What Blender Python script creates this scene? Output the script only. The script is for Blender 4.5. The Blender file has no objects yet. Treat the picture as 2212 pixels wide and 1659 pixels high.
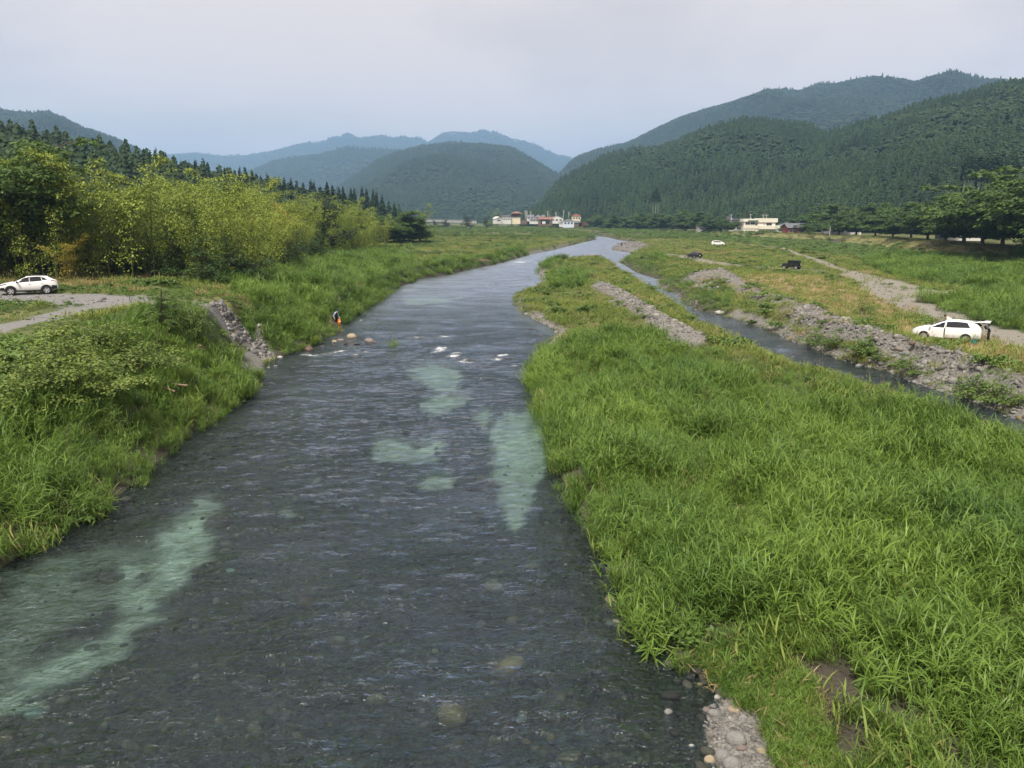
import bpy, bmesh, math, random
import numpy as np
from mathutils import Vector, Matrix
rad = math.radians
rng = np.random.default_rng(11)
random.seed(5)
scene = bpy.context.scene
COL = scene.collection

# ------------------------------------------------------------------ camera, sky, sun, exposure
CAMZ, PITCH, FOC = 10.3, rad(11.9), 1671.0          # focal length in pixels of a 2212 x 1659 frame
cam_d = bpy.data.cameras.new('camera')
cam_d.angle_x = 2 * math.atan(1106 / FOC)
cam_d.clip_start, cam_d.clip_end = 0.3, 30000
cam = bpy.data.objects.new('camera', cam_d)
cam.location = (0, 0, CAMZ)
cam.rotation_euler = (math.pi / 2 - PITCH, 0, 0)
COL.objects.link(cam)
scene.camera = cam

SUN_EL, SUN_AZ = rad(58), rad(205)                  # azimuth clockwise from +Y: behind the viewer, a little to the left
world = bpy.data.worlds.new('World')
scene.world = world
world.use_nodes = True
nt = world.node_tree
for n in list(nt.nodes): nt.nodes.remove(n)
def N(t, **kw):
    n = nt.nodes.new(t)
    for k, v in kw.items(): setattr(n, k, v)
    return n
w_out = N('ShaderNodeOutputWorld'); w_bg = N('ShaderNodeBackground')
sky = N('ShaderNodeTexSky', sky_type='NISHITA', sun_disc=False)
sky.sun_elevation, sky.sun_rotation = SUN_EL, SUN_AZ
sky.dust_density, sky.air_density, sky.ozone_density = 4.0, 1.0, 1.0
tc = N('ShaderNodeTexCoord')
mp = N('ShaderNodeMapping'); mp.inputs['Scale'].default_value = (1.0, 1.0, 2.6)
nz = N('ShaderNodeTexNoise'); nz.inputs['Scale'].default_value = 1.9; nz.inputs['Detail'].default_value = 5
nz.inputs['Roughness'].default_value = 0.5; nz.inputs['Distortion'].default_value = 0.3
rp = N('ShaderNodeValToRGB')
nz.inputs['Detail'].default_value = 6
rp.color_ramp.elements[0].position, rp.color_ramp.elements[0].color = 0.40, (4.45, 3.85, 3.6, 1)
rp.color_ramp.elements[1].position, rp.color_ramp.elements[1].color = 0.58, (6.0, 5.1, 4.6, 1)
mx = N('ShaderNodeMix', data_type='RGBA'); mx.inputs[0].default_value = 0.93
nt.links.new(tc.outputs['Generated'], mp.inputs[0]); nt.links.new(mp.outputs[0], nz.inputs['Vector'])
nt.links.new(nz.outputs['Fac'], rp.inputs[0])
nt.links.new(sky.outputs[0], mx.inputs[6]); nt.links.new(rp.outputs[0], mx.inputs[7])
nt.links.new(mx.outputs[2], w_bg.inputs[0]); w_bg.inputs[1].default_value = 0.1
nt.links.new(w_bg.outputs[0], w_out.inputs[0])

sun_d = bpy.data.lights.new('sun', 'SUN')
sun_d.energy, sun_d.angle, sun_d.color = 3.5, rad(5), (1.0, 0.95, 0.84)
sun = bpy.data.objects.new('sun', sun_d)
sd = Vector((math.sin(SUN_AZ) * math.cos(SUN_EL), math.cos(SUN_AZ) * math.cos(SUN_EL), math.sin(SUN_EL)))
sun.rotation_euler = (-sd).to_track_quat('-Z', 'Y').to_euler()
sun.location = sd * 400
COL.objects.link(sun)
vs = scene.view_settings
vs.view_transform, vs.look, vs.exposure, vs.gamma = 'Standard', 'None', 0.75, 1.0
vs.use_curve_mapping = False
cy = scene.cycles
cy.use_denoising = True
cy.max_bounces, cy.diffuse_bounces, cy.glossy_bounces, cy.transmission_bounces = 4, 2, 2, 2
cy.transparent_max_bounces, cy.volume_bounces = 8, 1
cy.sample_clamp_indirect, cy.sample_clamp_direct = 3.0, 12.0
cy.use_adaptive_sampling = True
cy.adaptive_threshold = 0.025

# ------------------------------------------------------------------ helpers
def ray(u, v):
    a, b = (u - 1106) / FOC, -(v - 829.5) / FOC
    cp, sp = math.cos(PITCH), math.sin(PITCH)
    return np.array([a, cp + b * sp, -sp + b * cp])
def W(u, v, z=0.0):
    """where the line of sight through (u, v) meets the level z"""
    d = ray(u, v); t = (z - CAMZ) / d[2]
    return np.array([d[0] * t, d[1] * t, z])
def WY(u, v, y):
    """the point of that line of sight at distance y ahead"""
    d = ray(u, v); t = y / d[1]
    return np.array([d[0] * t, y, CAMZ + d[2] * t])
def WL(pts, z=0.0): return np.array([W(u, v, z)[:2] for u, v in pts])

def hash2(ix, iy, seed):
    h = (ix.astype(np.int64) * 374761393 + iy.astype(np.int64) * 668265263 + seed * 974711) & 0x7fffffff
    h = ((h ^ (h >> 13)) * 1274126177) & 0x7fffffff
    return ((h ^ (h >> 16)) & 0xffff) / 65535.0
def vnoise(x, y, s=1.0, seed=0):
    x, y = np.asarray(x, float) / s, np.asarray(y, float) / s
    ix, iy = np.floor(x), np.floor(y); fx, fy = x - ix, y - iy
    fx, fy = fx * fx * (3 - 2 * fx), fy * fy * (3 - 2 * fy)
    a, b = hash2(ix, iy, seed), hash2(ix + 1, iy, seed)
    c, d = hash2(ix, iy + 1, seed), hash2(ix + 1, iy + 1, seed)
    return (a + (b - a) * fx) * (1 - fy) + (c + (d - c) * fx) * fy
def fbm(x, y, s=1.0, seed=0, o=4):
    r, a, t = 0, 1.0, 0
    for k in range(o):
        r = r + a * vnoise(x, y, s / 2 ** k, seed + k * 17); t += a; a *= 0.5
    return r / t
def sstep(a, b, x):
    t = np.clip((x - a) / (b - a), 0, 1); return t * t * (3 - 2 * t)
def seg_dist(P, line, chunk=60000):
    """distance of 2-D points to a polyline"""
    A, B = line[:-1], line[1:]; D = B - A; L = (D ** 2).sum(1) + 1e-9
    out = np.empty(len(P))
    for i in range(0, len(P), chunk):
        p = P[i:i + chunk, None, :]
        t = np.clip(((p - A) * D).sum(2) / L, 0, 1)
        out[i:i + chunk] = np.sqrt((((A + D * t[..., None]) - p) ** 2).sum(2).min(1))
    return out
def inside(P, poly):
    x, y = P[:, 0], P[:, 1]; r = np.zeros(len(P), bool); n = len(poly)
    for i in range(n):
        x0, y0 = poly[i - 1]; x1, y1 = poly[i]
        c = (y0 > y) != (y1 > y)
        if c.any(): r ^= c & (x < (x1 - x0) * (y - y0) / (y1 - y0 + 1e-12) + x0)
    return r
def closed(p): return np.vstack([p, p[:1]])
def sdist(P, poly):
    """positive inside the polygon"""
    d = seg_dist(P, closed(poly)); return np.where(inside(P, poly), d, -d)

def mesh_np(name, V, F, mats=(), smooth=False, fm=None):
    """V (n,3); F an (m,k) array or a list of them"""
    me = bpy.data.meshes.new(name)
    Fs = F if isinstance(F, list) else [F]
    Fs = [np.asarray(f, dtype=np.int32) for f in Fs if len(f)]
    V = np.asarray(V, dtype=np.float32)
    me.vertices.add(len(V)); me.vertices.foreach_set('co', V.ravel())
    nl = sum(f.size for f in Fs); nf = sum(len(f) for f in Fs)
    me.loops.add(nl); me.polygons.add(nf)
    me.loops.foreach_set('vertex_index', np.concatenate([f.ravel() for f in Fs]))
    tot = np.concatenate([np.full(len(f), f.shape[1], np.int32) for f in Fs])
    st = np.concatenate([[0], np.cumsum(tot)[:-1]]).astype(np.int32)
    me.polygons.foreach_set('loop_start', st)
    if fm is not None: me.polygons.foreach_set('material_index', np.asarray(fm, np.int32))
    me.polygons.foreach_set('use_smooth', np.full(nf, smooth))
    for m in (mats if isinstance(mats, (list, tuple)) else [mats]): me.materials.append(m)
    me.update(calc_edges=True); me.validate()
    return me
def tag(o, label=None, cat=None, group=None, kind=None):
    if label: o['label'] = label
    if cat: o['category'] = cat
    if group: o['group'] = group
    if kind: o['kind'] = kind
    return o
def add(name, me, parent=None, loc=None, rz=0.0, scl=None):
    o = bpy.data.objects.new(name, me); COL.objects.link(o)
    if parent is not None: o.parent = parent
    if loc is not None: o.location = [float(c) for c in loc]
    if rz: o.rotation_euler = (0, 0, rz)
    if scl is not None: o.scale = (scl,) * 3 if np.isscalar(scl) else scl
    return o
def empty(name, loc, rz=0.0, scl=1.0):
    o = add(name, None, None, loc, rz, scl); o.empty_display_size = 0.3; return o
def fattr(me, name, a):
    t = me.attributes.new(name, 'FLOAT', 'POINT'); t.data.foreach_set('value', np.asarray(a, np.float32))

class Mat:
    def __init__(s, name):
        s.m = bpy.data.materials.new(name); s.m.use_nodes = True; s.t = s.m.node_tree
        for n in list(s.t.nodes): s.t.nodes.remove(n)
        s.out = s.n('ShaderNodeOutputMaterial')
    def n(s, t, **kw):
        n = s.t.nodes.new(t)
        for k, v in kw.items():
            if k.startswith('i_'):
                n.inputs[k[2:].replace('_', ' ')].default_value = v
            else: setattr(n, k, v)
        return n
    def l(s, a, b): s.t.links.new(a, b)
    def mix(s, fac, a, b, blend='MIX'):
        n = s.n('ShaderNodeMix', data_type='RGBA', blend_type=blend)
        for sock, val in ((n.inputs[0], fac), (n.inputs[6], a), (n.inputs[7], b)):
            if isinstance(val, bpy.types.NodeSocket): s.l(val, sock)
            elif isinstance(val, (int, float)): sock.default_value = val
            else: sock.default_value = (*val, 1) if len(val) == 3 else val
        return n.outputs[2]
    def math(s, op, a, b=0.0, clamp=False):
        n = s.n('ShaderNodeMath', operation=op, use_clamp=clamp)
        for sock, val in ((n.inputs[0], a), (n.inputs[1], b)):
            if isinstance(val, bpy.types.NodeSocket): s.l(val, sock)
            else: sock.default_value = val
        return n.outputs[0]
    def ramp(s, fac, stops):
        n = s.n('ShaderNodeValToRGB'); e = n.color_ramp.elements
        while len(e) < len(stops): e.new(0.5)
        for el, (p, c) in zip(e, stops):
            el.position = p; el.color = (c, c, c, 1) if np.isscalar(c) else (*c, 1)
        s.l(fac, n.inputs[0]); return n.outputs[0]
    def noise(s, scale, detail=4, vec=None, rough=0.55, out='Fac', dist=0.0):
        n = s.n('ShaderNodeTexNoise'); n.inputs['Scale'].default_value = scale
        n.inputs['Detail'].default_value = detail; n.inputs['Roughness'].default_value = rough
        n.inputs['Distortion'].default_value = dist
        if vec is not None: s.l(vec, n.inputs['Vector'])
        return n.outputs[out]
    def voro(s, scale, vec=None, out='Distance', feature='F1', rnd=1.0):
        n = s.n('ShaderNodeTexVoronoi', feature=feature); n.inputs['Scale'].default_value = scale
        n.inputs['Randomness'].default_value = rnd
        if vec is not None: s.l(vec, n.inputs['Vector'])
        return n.outputs[out]
    def bump(s, h, strength=0.5, dist=0.1, normal=None):
        n = s.n('ShaderNodeBump'); n.inputs['Strength'].default_value = strength; n.inputs['Distance'].default_value = dist
        s.l(h, n.inputs['Height'])
        if normal is not None: s.l(normal, n.inputs['Normal'])
        return n.outputs[0]
    def attr(s, name, out='Fac'): return s.n('ShaderNodeAttribute', attribute_name=name).outputs[out]
    def pos(s): return s.n('ShaderNodeNewGeometry').outputs['Position']
    def obj(s): return s.n('ShaderNodeTexCoord').outputs['Object']
    def bsdf(s, color, rough=0.8, spec=0.3, normal=None, metal=0.0, coat=0.0):
        b = s.n('ShaderNodeBsdfPrincipled')
        if isinstance(color, bpy.types.NodeSocket): s.l(color, b.inputs['Base Color'])
        else: b.inputs['Base Color'].default_value = (*color, 1)
        if isinstance(rough, bpy.types.NodeSocket): s.l(rough, b.inputs['Roughness'])
        else: b.inputs['Roughness'].default_value = rough
        b.inputs['Specular IOR Level'].default_value = spec
        b.inputs['Metallic'].default_value = metal; b.inputs['Coat Weight'].default_value = coat
        if normal is not None: s.l(normal, b.inputs['Normal'])
        return b.outputs[0]
    def done(s, sh): s.l(sh, s.out.inputs[0]); return s.m

def plain(name, col, rough=0.6, spec=0.4, var=0.12, scale=3.0, metal=0.0, coat=0.0, bump=0.0):
    """a paint- or wall-like surface with slight mottling"""
    m = Mat(name); o = m.obj()
    f = m.noise(scale, 4, o)
    c = m.mix(f, tuple(x * (1 - var) for x in col), tuple(min(1, x * (1 + var)) for x in col))
    nrm = m.bump(m.noise(scale * 9, 3, o), bump, 0.02) if bump else None
    return m.done(m.bsdf(c, rough, spec, nrm, metal, coat))

def leafmat(name, dark, light, accent=None, patch=0.05, trans=0.3, rough=0.55, accent_amt=0.25, island=0.5, seed=0.0):
    """foliage colour: patches across the ground, plant to plant and leaf to leaf"""
    m = Mat(name)
    oi = m.n('ShaderNodeObjectInfo'); g = m.n('ShaderNodeNewGeometry')
    mpn = m.n('ShaderNodeMapping'); mpn.inputs['Location'].default_value = (seed * 31, seed * 17, 0)
    m.l(oi.outputs['Location'], mpn.inputs[0])
    pn = m.noise(patch, 3, mpn.outputs[0])
    pf = m.ramp(pn, [(0.3, 0.0), (0.7, 1.0)])
    f = m.math('ADD', m.math('MULTIPLY', pf, 0.65), m.math('MULTIPLY', oi.outputs['Random'], 0.35))
    f = m.math('ADD', m.math('MULTIPLY', f, 1 - island), m.math('MULTIPLY', g.outputs['Random Per Island'], island))
    c = m.mix(f, dark, light)
    if accent:
        an2 = m.noise(patch * 2.1, 3, mpn.outputs[0])
        th = m.math('ADD', m.math('MULTIPLY', an2, 0.8), m.math('MULTIPLY', g.outputs['Random Per Island'], 0.35))
        af = m.ramp(th, [(0.92 - accent_amt, 0.0), (1.02 - accent_amt, 1.0)])
        c = m.mix(af, c, accent)
    b = m.bsdf(c, rough, 0.25)
    t = m.n('ShaderNodeBsdfTranslucent')
    m.l(m.mix(0.5, c, m.mix(1.0, c, (1.0, 1.0, 0.45), 'MULTIPLY')), t.inputs[0])
    ms = m.n('ShaderNodeMixShader'); ms.inputs[0].default_value = trans
    m.l(b, ms.inputs[1]); m.l(t.outputs[0], ms.inputs[2])
    return m.done(ms.outputs[0])

_groups = {}
def scatter(name, P, protos, scl, rot=None, idx=None, label=None, cat=None, parent=None):
    """one object that draws a copy of a small mesh at each point: only for what nobody could count"""
    n = len(P)
    me = bpy.data.meshes.new(name)
    me.vertices.add(n); me.vertices.foreach_set('co', np.asarray(P, np.float32).ravel())
    if rot is None:
        rot = np.zeros((n, 3)); rot[:, 2] = rng.uniform(0, 6.283, n)
    if idx is None: idx = rng.integers(0, len(protos), n)
    a = me.attributes.new('rot', 'FLOAT_VECTOR', 'POINT'); a.data.foreach_set('vector', np.asarray(rot, np.float32).ravel())
    if np.ndim(scl) == 1: scl = np.repeat(np.asarray(scl)[:, None], 3, 1)
    a = me.attributes.new('scl', 'FLOAT_VECTOR', 'POINT'); a.data.foreach_set('vector', np.asarray(scl, np.float32).ravel())
    a = me.attributes.new('idx', 'INT', 'POINT'); a.data.foreach_set('value', np.asarray(idx, np.int32))
    key = tuple(p.name for p in protos)
    if key not in _groups:
        c = bpy.data.collections.new('source_' + protos[0].name)
        for i, p in enumerate(protos):
            c.objects.link(bpy.data.objects.new('source_%02d_%s' % (i, p.name), p))
        g = bpy.data.node_groups.new('scatter_' + protos[0].name, 'GeometryNodeTree')
        g.interface.new_socket('Geometry', in_out='INPUT', socket_type='NodeSocketGeometry')
        g.interface.new_socket('Geometry', in_out='OUTPUT', socket_type='NodeSocketGeometry')
        gi, go = g.nodes.new('NodeGroupInput'), g.nodes.new('NodeGroupOutput')
        ci = g.nodes.new('GeometryNodeCollectionInfo'); ci.inputs['Collection'].default_value = c
        ci.inputs['Separate Children'].default_value = True; ci.inputs['Reset Children'].default_value = True
        iop = g.nodes.new('GeometryNodeInstanceOnPoints'); iop.inputs['Pick Instance'].default_value = True
        def na(nm, t):
            k = g.nodes.new('GeometryNodeInputNamedAttribute'); k.data_type = t; k.inputs['Name'].default_value = nm
            return k.outputs['Attribute']
        g.links.new(gi.outputs[0], iop.inputs['Points']); g.links.new(ci.outputs[0], iop.inputs['Instance'])
        g.links.new(na('idx', 'INT'), iop.inputs['Instance Index'])
        g.links.new(na('rot', 'FLOAT_VECTOR'), iop.inputs['Rotation'])
        g.links.new(na('scl', 'FLOAT_VECTOR'), iop.inputs['Scale'])
        g.links.new(iop.outputs[0], go.inputs[0])
        _groups[key] = g
    o = add(name, me, parent)
    o.modifiers.new('scatter', 'NODES').node_group = _groups[key]
    tag(o, label, None if parent else cat, None, 'stuff')
    return o

# ------------------------------------------------------------------ the lie of the land (heights in metres above the water)
main_left = [(0,1225),(60,1190),(120,1150),(200,1105),(260,1065),(330,1005),(400,945),(470,897),(530,850),(562,805),(578,782),(600,772),
             (640,757),(690,739),(722,714),(737,696),(790,668),(830,640),(860,622),(905,603),(960,595),(1010,583),(1060,573),(1110,560),
             (1145,550),(1190,541),(1235,530),(1262,523),(1290,517),(1262,510),(1190,503)]
main_right = [(1205,501),(1262,506),(1318,513),(1340,519),(1385,524),(1388,528),(1350,531),(1322,535),(1325,541),(1368,546),(1366,553),(1300,562),
              (1240,564),(1180,573),(1160,579),(1166,594),(1172,608),(1165,625),(1115,640),(1112,652),(1128,672),(1165,695),(1200,712),
              (1203,725),(1185,742),(1162,770),(1156,800),(1160,850),(1172,900),(1198,960),(1215,1030),(1247,1095),(1310,1185),(1360,1260),
              (1400,1330),(1440,1400),(1480,1440),(1545,1480),(1560,1515),(1530,1560),(1532,1600),(1548,1640),(1565,1690)]
MAIN = np.vstack([[(-21, -30), (-23, 5), (-20, 15)], WL(main_left), WL(main_right), [(6.5, 6), (9, -30)]])
side_left = [(1300,562),(1316,568),(1334,578),(1350,593),(1372,600),(1406,628),(1448,655),(1482,683),(1514,705),(1550,723),(1640,768),(1740,818),
             (1860,850),(1960,886),(2050,920),(2150,960),(2300,1017),(2600,1135)]
side_right = [(2600,1060),(2300,945),(2212,907),(2134,878),(2084,858),(2034,845),(1984,828),(1921,803),(1846,785),(1809,773),(1759,753),(1701,730),
              (1659,712),(1606,693),(1573,685),(1543,676),(1506,670),(1476,652),(1466,634),(1428,624),(1426,604),(1378,590),(1340,566),(1368,550)]
SIDE = np.vstack([WL(side_left), WL(side_right)])

ctrl = [(1250,1000,.5),(1500,1000,.6),(1800,1000,.6),(1700,1300,.5),(2100,1200,.6),(1900,1500,.5),(2200,1500,.5),(1400,800,.5),(1600,800,.7),
        (1300,680,.6),(1200,660,.4),(1250,590,.6),(1480,700,.9),(1330,600,.8),(1450,590,.9),(1550,600,1.2),(1700,600,1.4),(1600,560,1.4),
        (1500,548,1.3),(1850,640,1.4),(2000,720,1.5),(2150,730,1.5),(2212,760,1.5),(2300,850,1.4),(1420,535,1.0),(1450,515,1.3),(1900,580,1.5),
        (2100,620,1.5),(2212,600,1.6),(2500,700,1.6),
        (50,640,4.0),(200,650,4.0),(350,660,3.95),(440,665,3.9),(462,664,3.85),(0,700,3.85),(200,690,3.75),(100,760,3.5),(0,820,3.3),(300,740,3.6),
        (420,700,3.8),(452,690,3.8),(482,660,4.0),(500,655,3.9),(540,690,3.1),(560,706,2.6),
        (476,722,1.6),(495,735,1.2),(540,748,.8),(520,725,1.3),(575,765,.35),(560,700,2.2),
        (500,640,3.9),(560,650,3.6),(620,660,2.7),(560,600,4.0),(700,600,3.0),(650,700,1.0),(700,690,.7),(620,725,.8),(800,620,1.4),
        (750,560,3.2),(900,560,2.0),(1000,550,1.7),(850,588,1.6),(1100,530,1.7),(1000,520,2.4),(800,520,3.5),(900,505,3.1),(1200,520,1.7),
        (1150,508,1.9),(300,590,4.2),(0,590,4.3),(-300,700,4.1),(-300,900,3.5),(600,560,4.1),
        (100,1000,1.2),(0,1050,1.1),(200,950,1.4),(300,880,1.6),(400,820,1.6),(0,930,2.2),(200,850,2.7),(380,770,2.6),(430,765,1.9),
        (480,790,.8),(500,805,.5),(-200,1150,1.1)]
cw = [(-150,300,4.5),(-50,320,3),(40,320,1.7),(150,320,2),(0,520,3),(-200,500,5),(230,500,3.5),(0,900,3.5),(400,900,6),(-400,900,8),(0,1500,6),
      (-60,20,4),(60,20,1.2),(-40,-30,4),(40,-30,1),(-120,120,4.8),(-80,80,4.3),(70,40,1.4),(100,90,1.6)]
CP = np.array([[*W(u, v, z)] for u, v, z in ctrl] + cw, float)
def rbf_fit():
    d = np.sqrt(((CP[:, None, :2] - CP[None, :, :2]) ** 2).sum(2))
    n = len(CP); A = np.zeros((n + 1, n + 1)); A[:n, :n] = -d - 0.15 * np.eye(n); A[:n, n] = A[n, :n] = 1
    return np.linalg.solve(A, np.append(CP[:, 2], 0))
RW = rbf_fit()
def base_h(P):
    out = np.empty(len(P))
    for i in range(0, len(P), 40000):
        d = np.sqrt(((P[i:i + 40000, None, :] - CP[None, :, :2]) ** 2).sum(2))
        out[i:i + 40000] = -d @ RW[:-1] + RW[-1]
    return np.clip(out, 0.25, 12)

LEVEE = WL([(1232,490.5),(1350,493.5),(1500,497.5),(1600,501),(1746,506.5),(1846,511),(1934,516.5),(2034,525),(2109,531),(2212,540)], 4.2)
dl = LEVEE[-1] - LEVEE[-2]; dl /= np.linalg.norm(dl)
LEVEE = np.vstack([LEVEE, LEVEE[-1] + dl * 60, LEVEE[-1] + dl * 160])
TOWN = np.vstack([LEVEE, [(600, 0), (1500, 300), (1500, 1500), (LEVEE[0, 0], 1500)]])
RIDGE = WL([(1500,588),(1560,594),(1600,606),(1659,635),(1691,640),(1741,661),(1784,681),(1834,701),(1884,712),(1934,727),(1984,739),(2034,758),(2084,778),
            (2134,792),(2184,806),(2212,818),(2300,850),(2500,930)], 2.1)
ISLE = WL([(1297,613),(1340,634),(1390,667),(1440,697),(1497,726)], 1.3)
PILE = W(1535, 598, 1.8)[:2]
CUTP = np.array([W(u, v, z)[:2] for u, v, z in ((462,670,4.0),(480,662,3.9),(500,676,3.4),(537,703,2.5),(560,716,1.6),(592,756,.6),(578,776,.3),(540,764,.6),(505,768,.8),(478,752,1.1),(466,722,1.9),(458,692,3.4))])
FRONT = WL([(1500,1490),(1560,1475),(1650,1480),(1722,1535),(1790,1600),(1820,1700),(1760,1800),(1500,1800)], 0.1)

def land(P):
    """height and the distance into the water (positive in it)"""
    sm, ss = sdist(P, MAIN), sdist(P, SIDE)
    w = np.maximum(sm, ss)
    x, y = P[:, 0], P[:, 1]
    b = base_h(P) + (fbm(x, y, 6, 3) - 0.5) * 0.35 + (fbm(x, y, 1.3, 9, 3) - 0.5) * 0.12
    # levee and the town ground behind it
    dv = seg_dist(P, LEVEE); tw = inside(P, TOWN)
    lv = np.where(tw, 4.2 - 0.02 * np.clip(dv - 4, 0, 20), 4.2 - 0.40 * np.clip(dv - 0.4, 0, None))
    b = np.maximum(b, lv) if not tw.any() else np.where(tw & (y < 1400), np.maximum(lv, np.minimum(b, 4.2)), np.maximum(b, lv))
    # long gravel ridge, island ridge and pile
    rough = (fbm(x, y, 1.1, 21, 3) - 0.5)
    b = b + 0.75 * np.exp(-(seg_dist(P, RIDGE) / 2.1) ** 2) * (1 + rough * 0.5)
    b = b + 0.85 * np.exp(-(seg_dist(P, ISLE) / 1.5) ** 2) * (1 + rough * 0.6)
    b = b + 1.2 * np.exp(-(((P - PILE) / np.array([4.5, 5.0])) ** 2).sum(1))
    # gravel spit in the foreground lies just above the water
    fr = sstep(-1.5, 0.6, sdist(P, FRONT))
    b = b * (1 - fr) + (0.10 + 0.10 * fbm(x, y, 0.8, 4, 3)) * fr
    ct = sstep(-0.3, 0.6, sdist(P, CUTP)); b = b + ct * ((fbm(x, y, 1.6, 77, 4) - 0.5) * 1.3)
    # banks
    slope = np.where(fr > 0.3, 0.12, 0.6)
    bank = 0.05 + np.clip(-w, 0, None) * slope
    z = np.minimum(b, bank + np.clip(-w - 1.5, 0, None) * 1.2)
    deep = np.where(sm >= ss, 0.75, 0.35)
    shelf = np.where((x > 0) & (y < 22), 0.09, 0.55)
    dep = deep * (1 - np.exp(-np.clip(w, 0, None) * shelf)) + 0.04 * np.clip(w / 0.3, 0, 1)
    bed = -dep - (fbm(x, y, 5, 31, 3) - 0.5) * 0.25 * np.clip(w / 2, 0, 1)
    return np.where(w > 0, np.minimum(bed, -0.02), z), w
def H(P):
    P = np.atleast_2d(np.asarray(P, float))[:, :2]; return land(P)[0]
def ground(p): return np.array([p[0], p[1], H([p[:2]])[0]])
def WG(u, v):
    """where the line of sight through (u, v) meets the ground"""
    z = 2.0
    for _ in range(12): z = 0.5 * z + 0.5 * float(H([W(u, v, z)[:2]])[0])
    return W(u, v, z)

# surface zones
TRACKS = [(WL([(1500,523),(1560,524),(1659,531),(1691,536),(1746,556),(1784,569),(1809,580),(1846,590),(1896,601),(1946,614),(2009,630),(2060,640)], 1.45), 1.3),
          (WL([(1846,592),(1880,612),(1934,640),(1975,658),(2021,680),(2071,697),(2121,714),(2212,738),(2330,775)], 1.5), 2.3),
          (WL([(1930,612),(1975,628),(1950,640)], 1.45), 2.6),
          (WL([(1436,548),(1490,556),(1534,565),(1600,573),(1680,580),(1760,585)], 1.4), 2.2)]
LTRACKS = [(WL([(-500,640),(0,640),(100,645),(200,651),(300,657),(400,663),(452,668)], 4.0), 3.0),
           (WL([(-120,745),(0,712),(80,690),(170,668),(260,660)], 3.9), 1.1)]
STRAW = WL([(1870,690),(1960,700),(2060,715),(2150,745),(2300,790),(2400,860),(2280,835),(2180,800),(2080,770),(1980,735),(1900,712)], 1.5)
BROWN = WL([(1600,596),(1680,590),(1790,600),(1880,625),(1930,660),(1900,690),(1820,680),(1740,648),(1680,625),(1610,612)], 1.4)
SAND = [WL(p, -0.45) for p in (
    [(-80,1560),(-60,1330),(60,1230),(180,1185),(250,1175),(320,1165),(350,1130),(400,1100),(425,1070),(468,1075),(455,1110),(430,1125),(470,1145),(440,1185),(420,1200),
     (395,1230),(345,1275),(335,1320),(290,1355),(240,1400),(180,1430),(130,1450),(60,1475),(0,1510)],
    [(1062,905),(1100,888),(1150,895),(1172,920),(1185,960),(1180,1010),(1165,1060),(1140,1110),(1110,1135),(1090,1110),(1075,1050),(1062,990),(1058,950)],
    [(1025,893),(1050,885),(1060,900),(1055,930),(1035,925)],
    [(810,945),(845,932),(870,945),(900,955),(945,945),(945,975),(900,985),(850,985),(815,975)],
    [(885,1030),(930,1010),(970,1005),(975,1040),(930,1045),(895,1045)],
    [(880,790),(930,780),(990,790),(1005,810),(985,840),(940,835),(900,815)],
    [(905,860),(960,845),(1020,855),(1000,875),(950,890),(910,880)],
    [(860,645),(930,640),(1000,636),(960,650),(890,655)], [(610,1085),(625,1078),(622,1092)], [(668,1022),(690,1018),(684,1034)], [(55,1497),(80,1492),(78,1506)])]
SHOLE = [WL(p, -0.45) for p in (
    [(100,1375),(140,1350),(190,1325),(230,1298),(258,1300),(245,1335),(220,1360),(170,1375),(130,1395),(70,1430),(60,1410)],
    [(275,1230),(320,1215),(345,1218),(325,1248),(290,1252)], [(205,1235),(245,1222),(250,1232),(215,1250)])]
STREAK = WL([(0,1510),(60,1475),(130,1450),(180,1430),(240,1400),(290,1355),(335,1320),(345,1275),(395,1230),(420,1200),(440,1185),(470,1145),(430,1125),(455,1110),(468,1075),(425,1070),(405,1102),(350,1146),(325,1198),(277,1212),(242,1278),(263,1299),(256,1312),(239,1342),(194,1370),(114,1398),(62,1428),(21,1468),(-30,1500)], -0.45)
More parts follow.
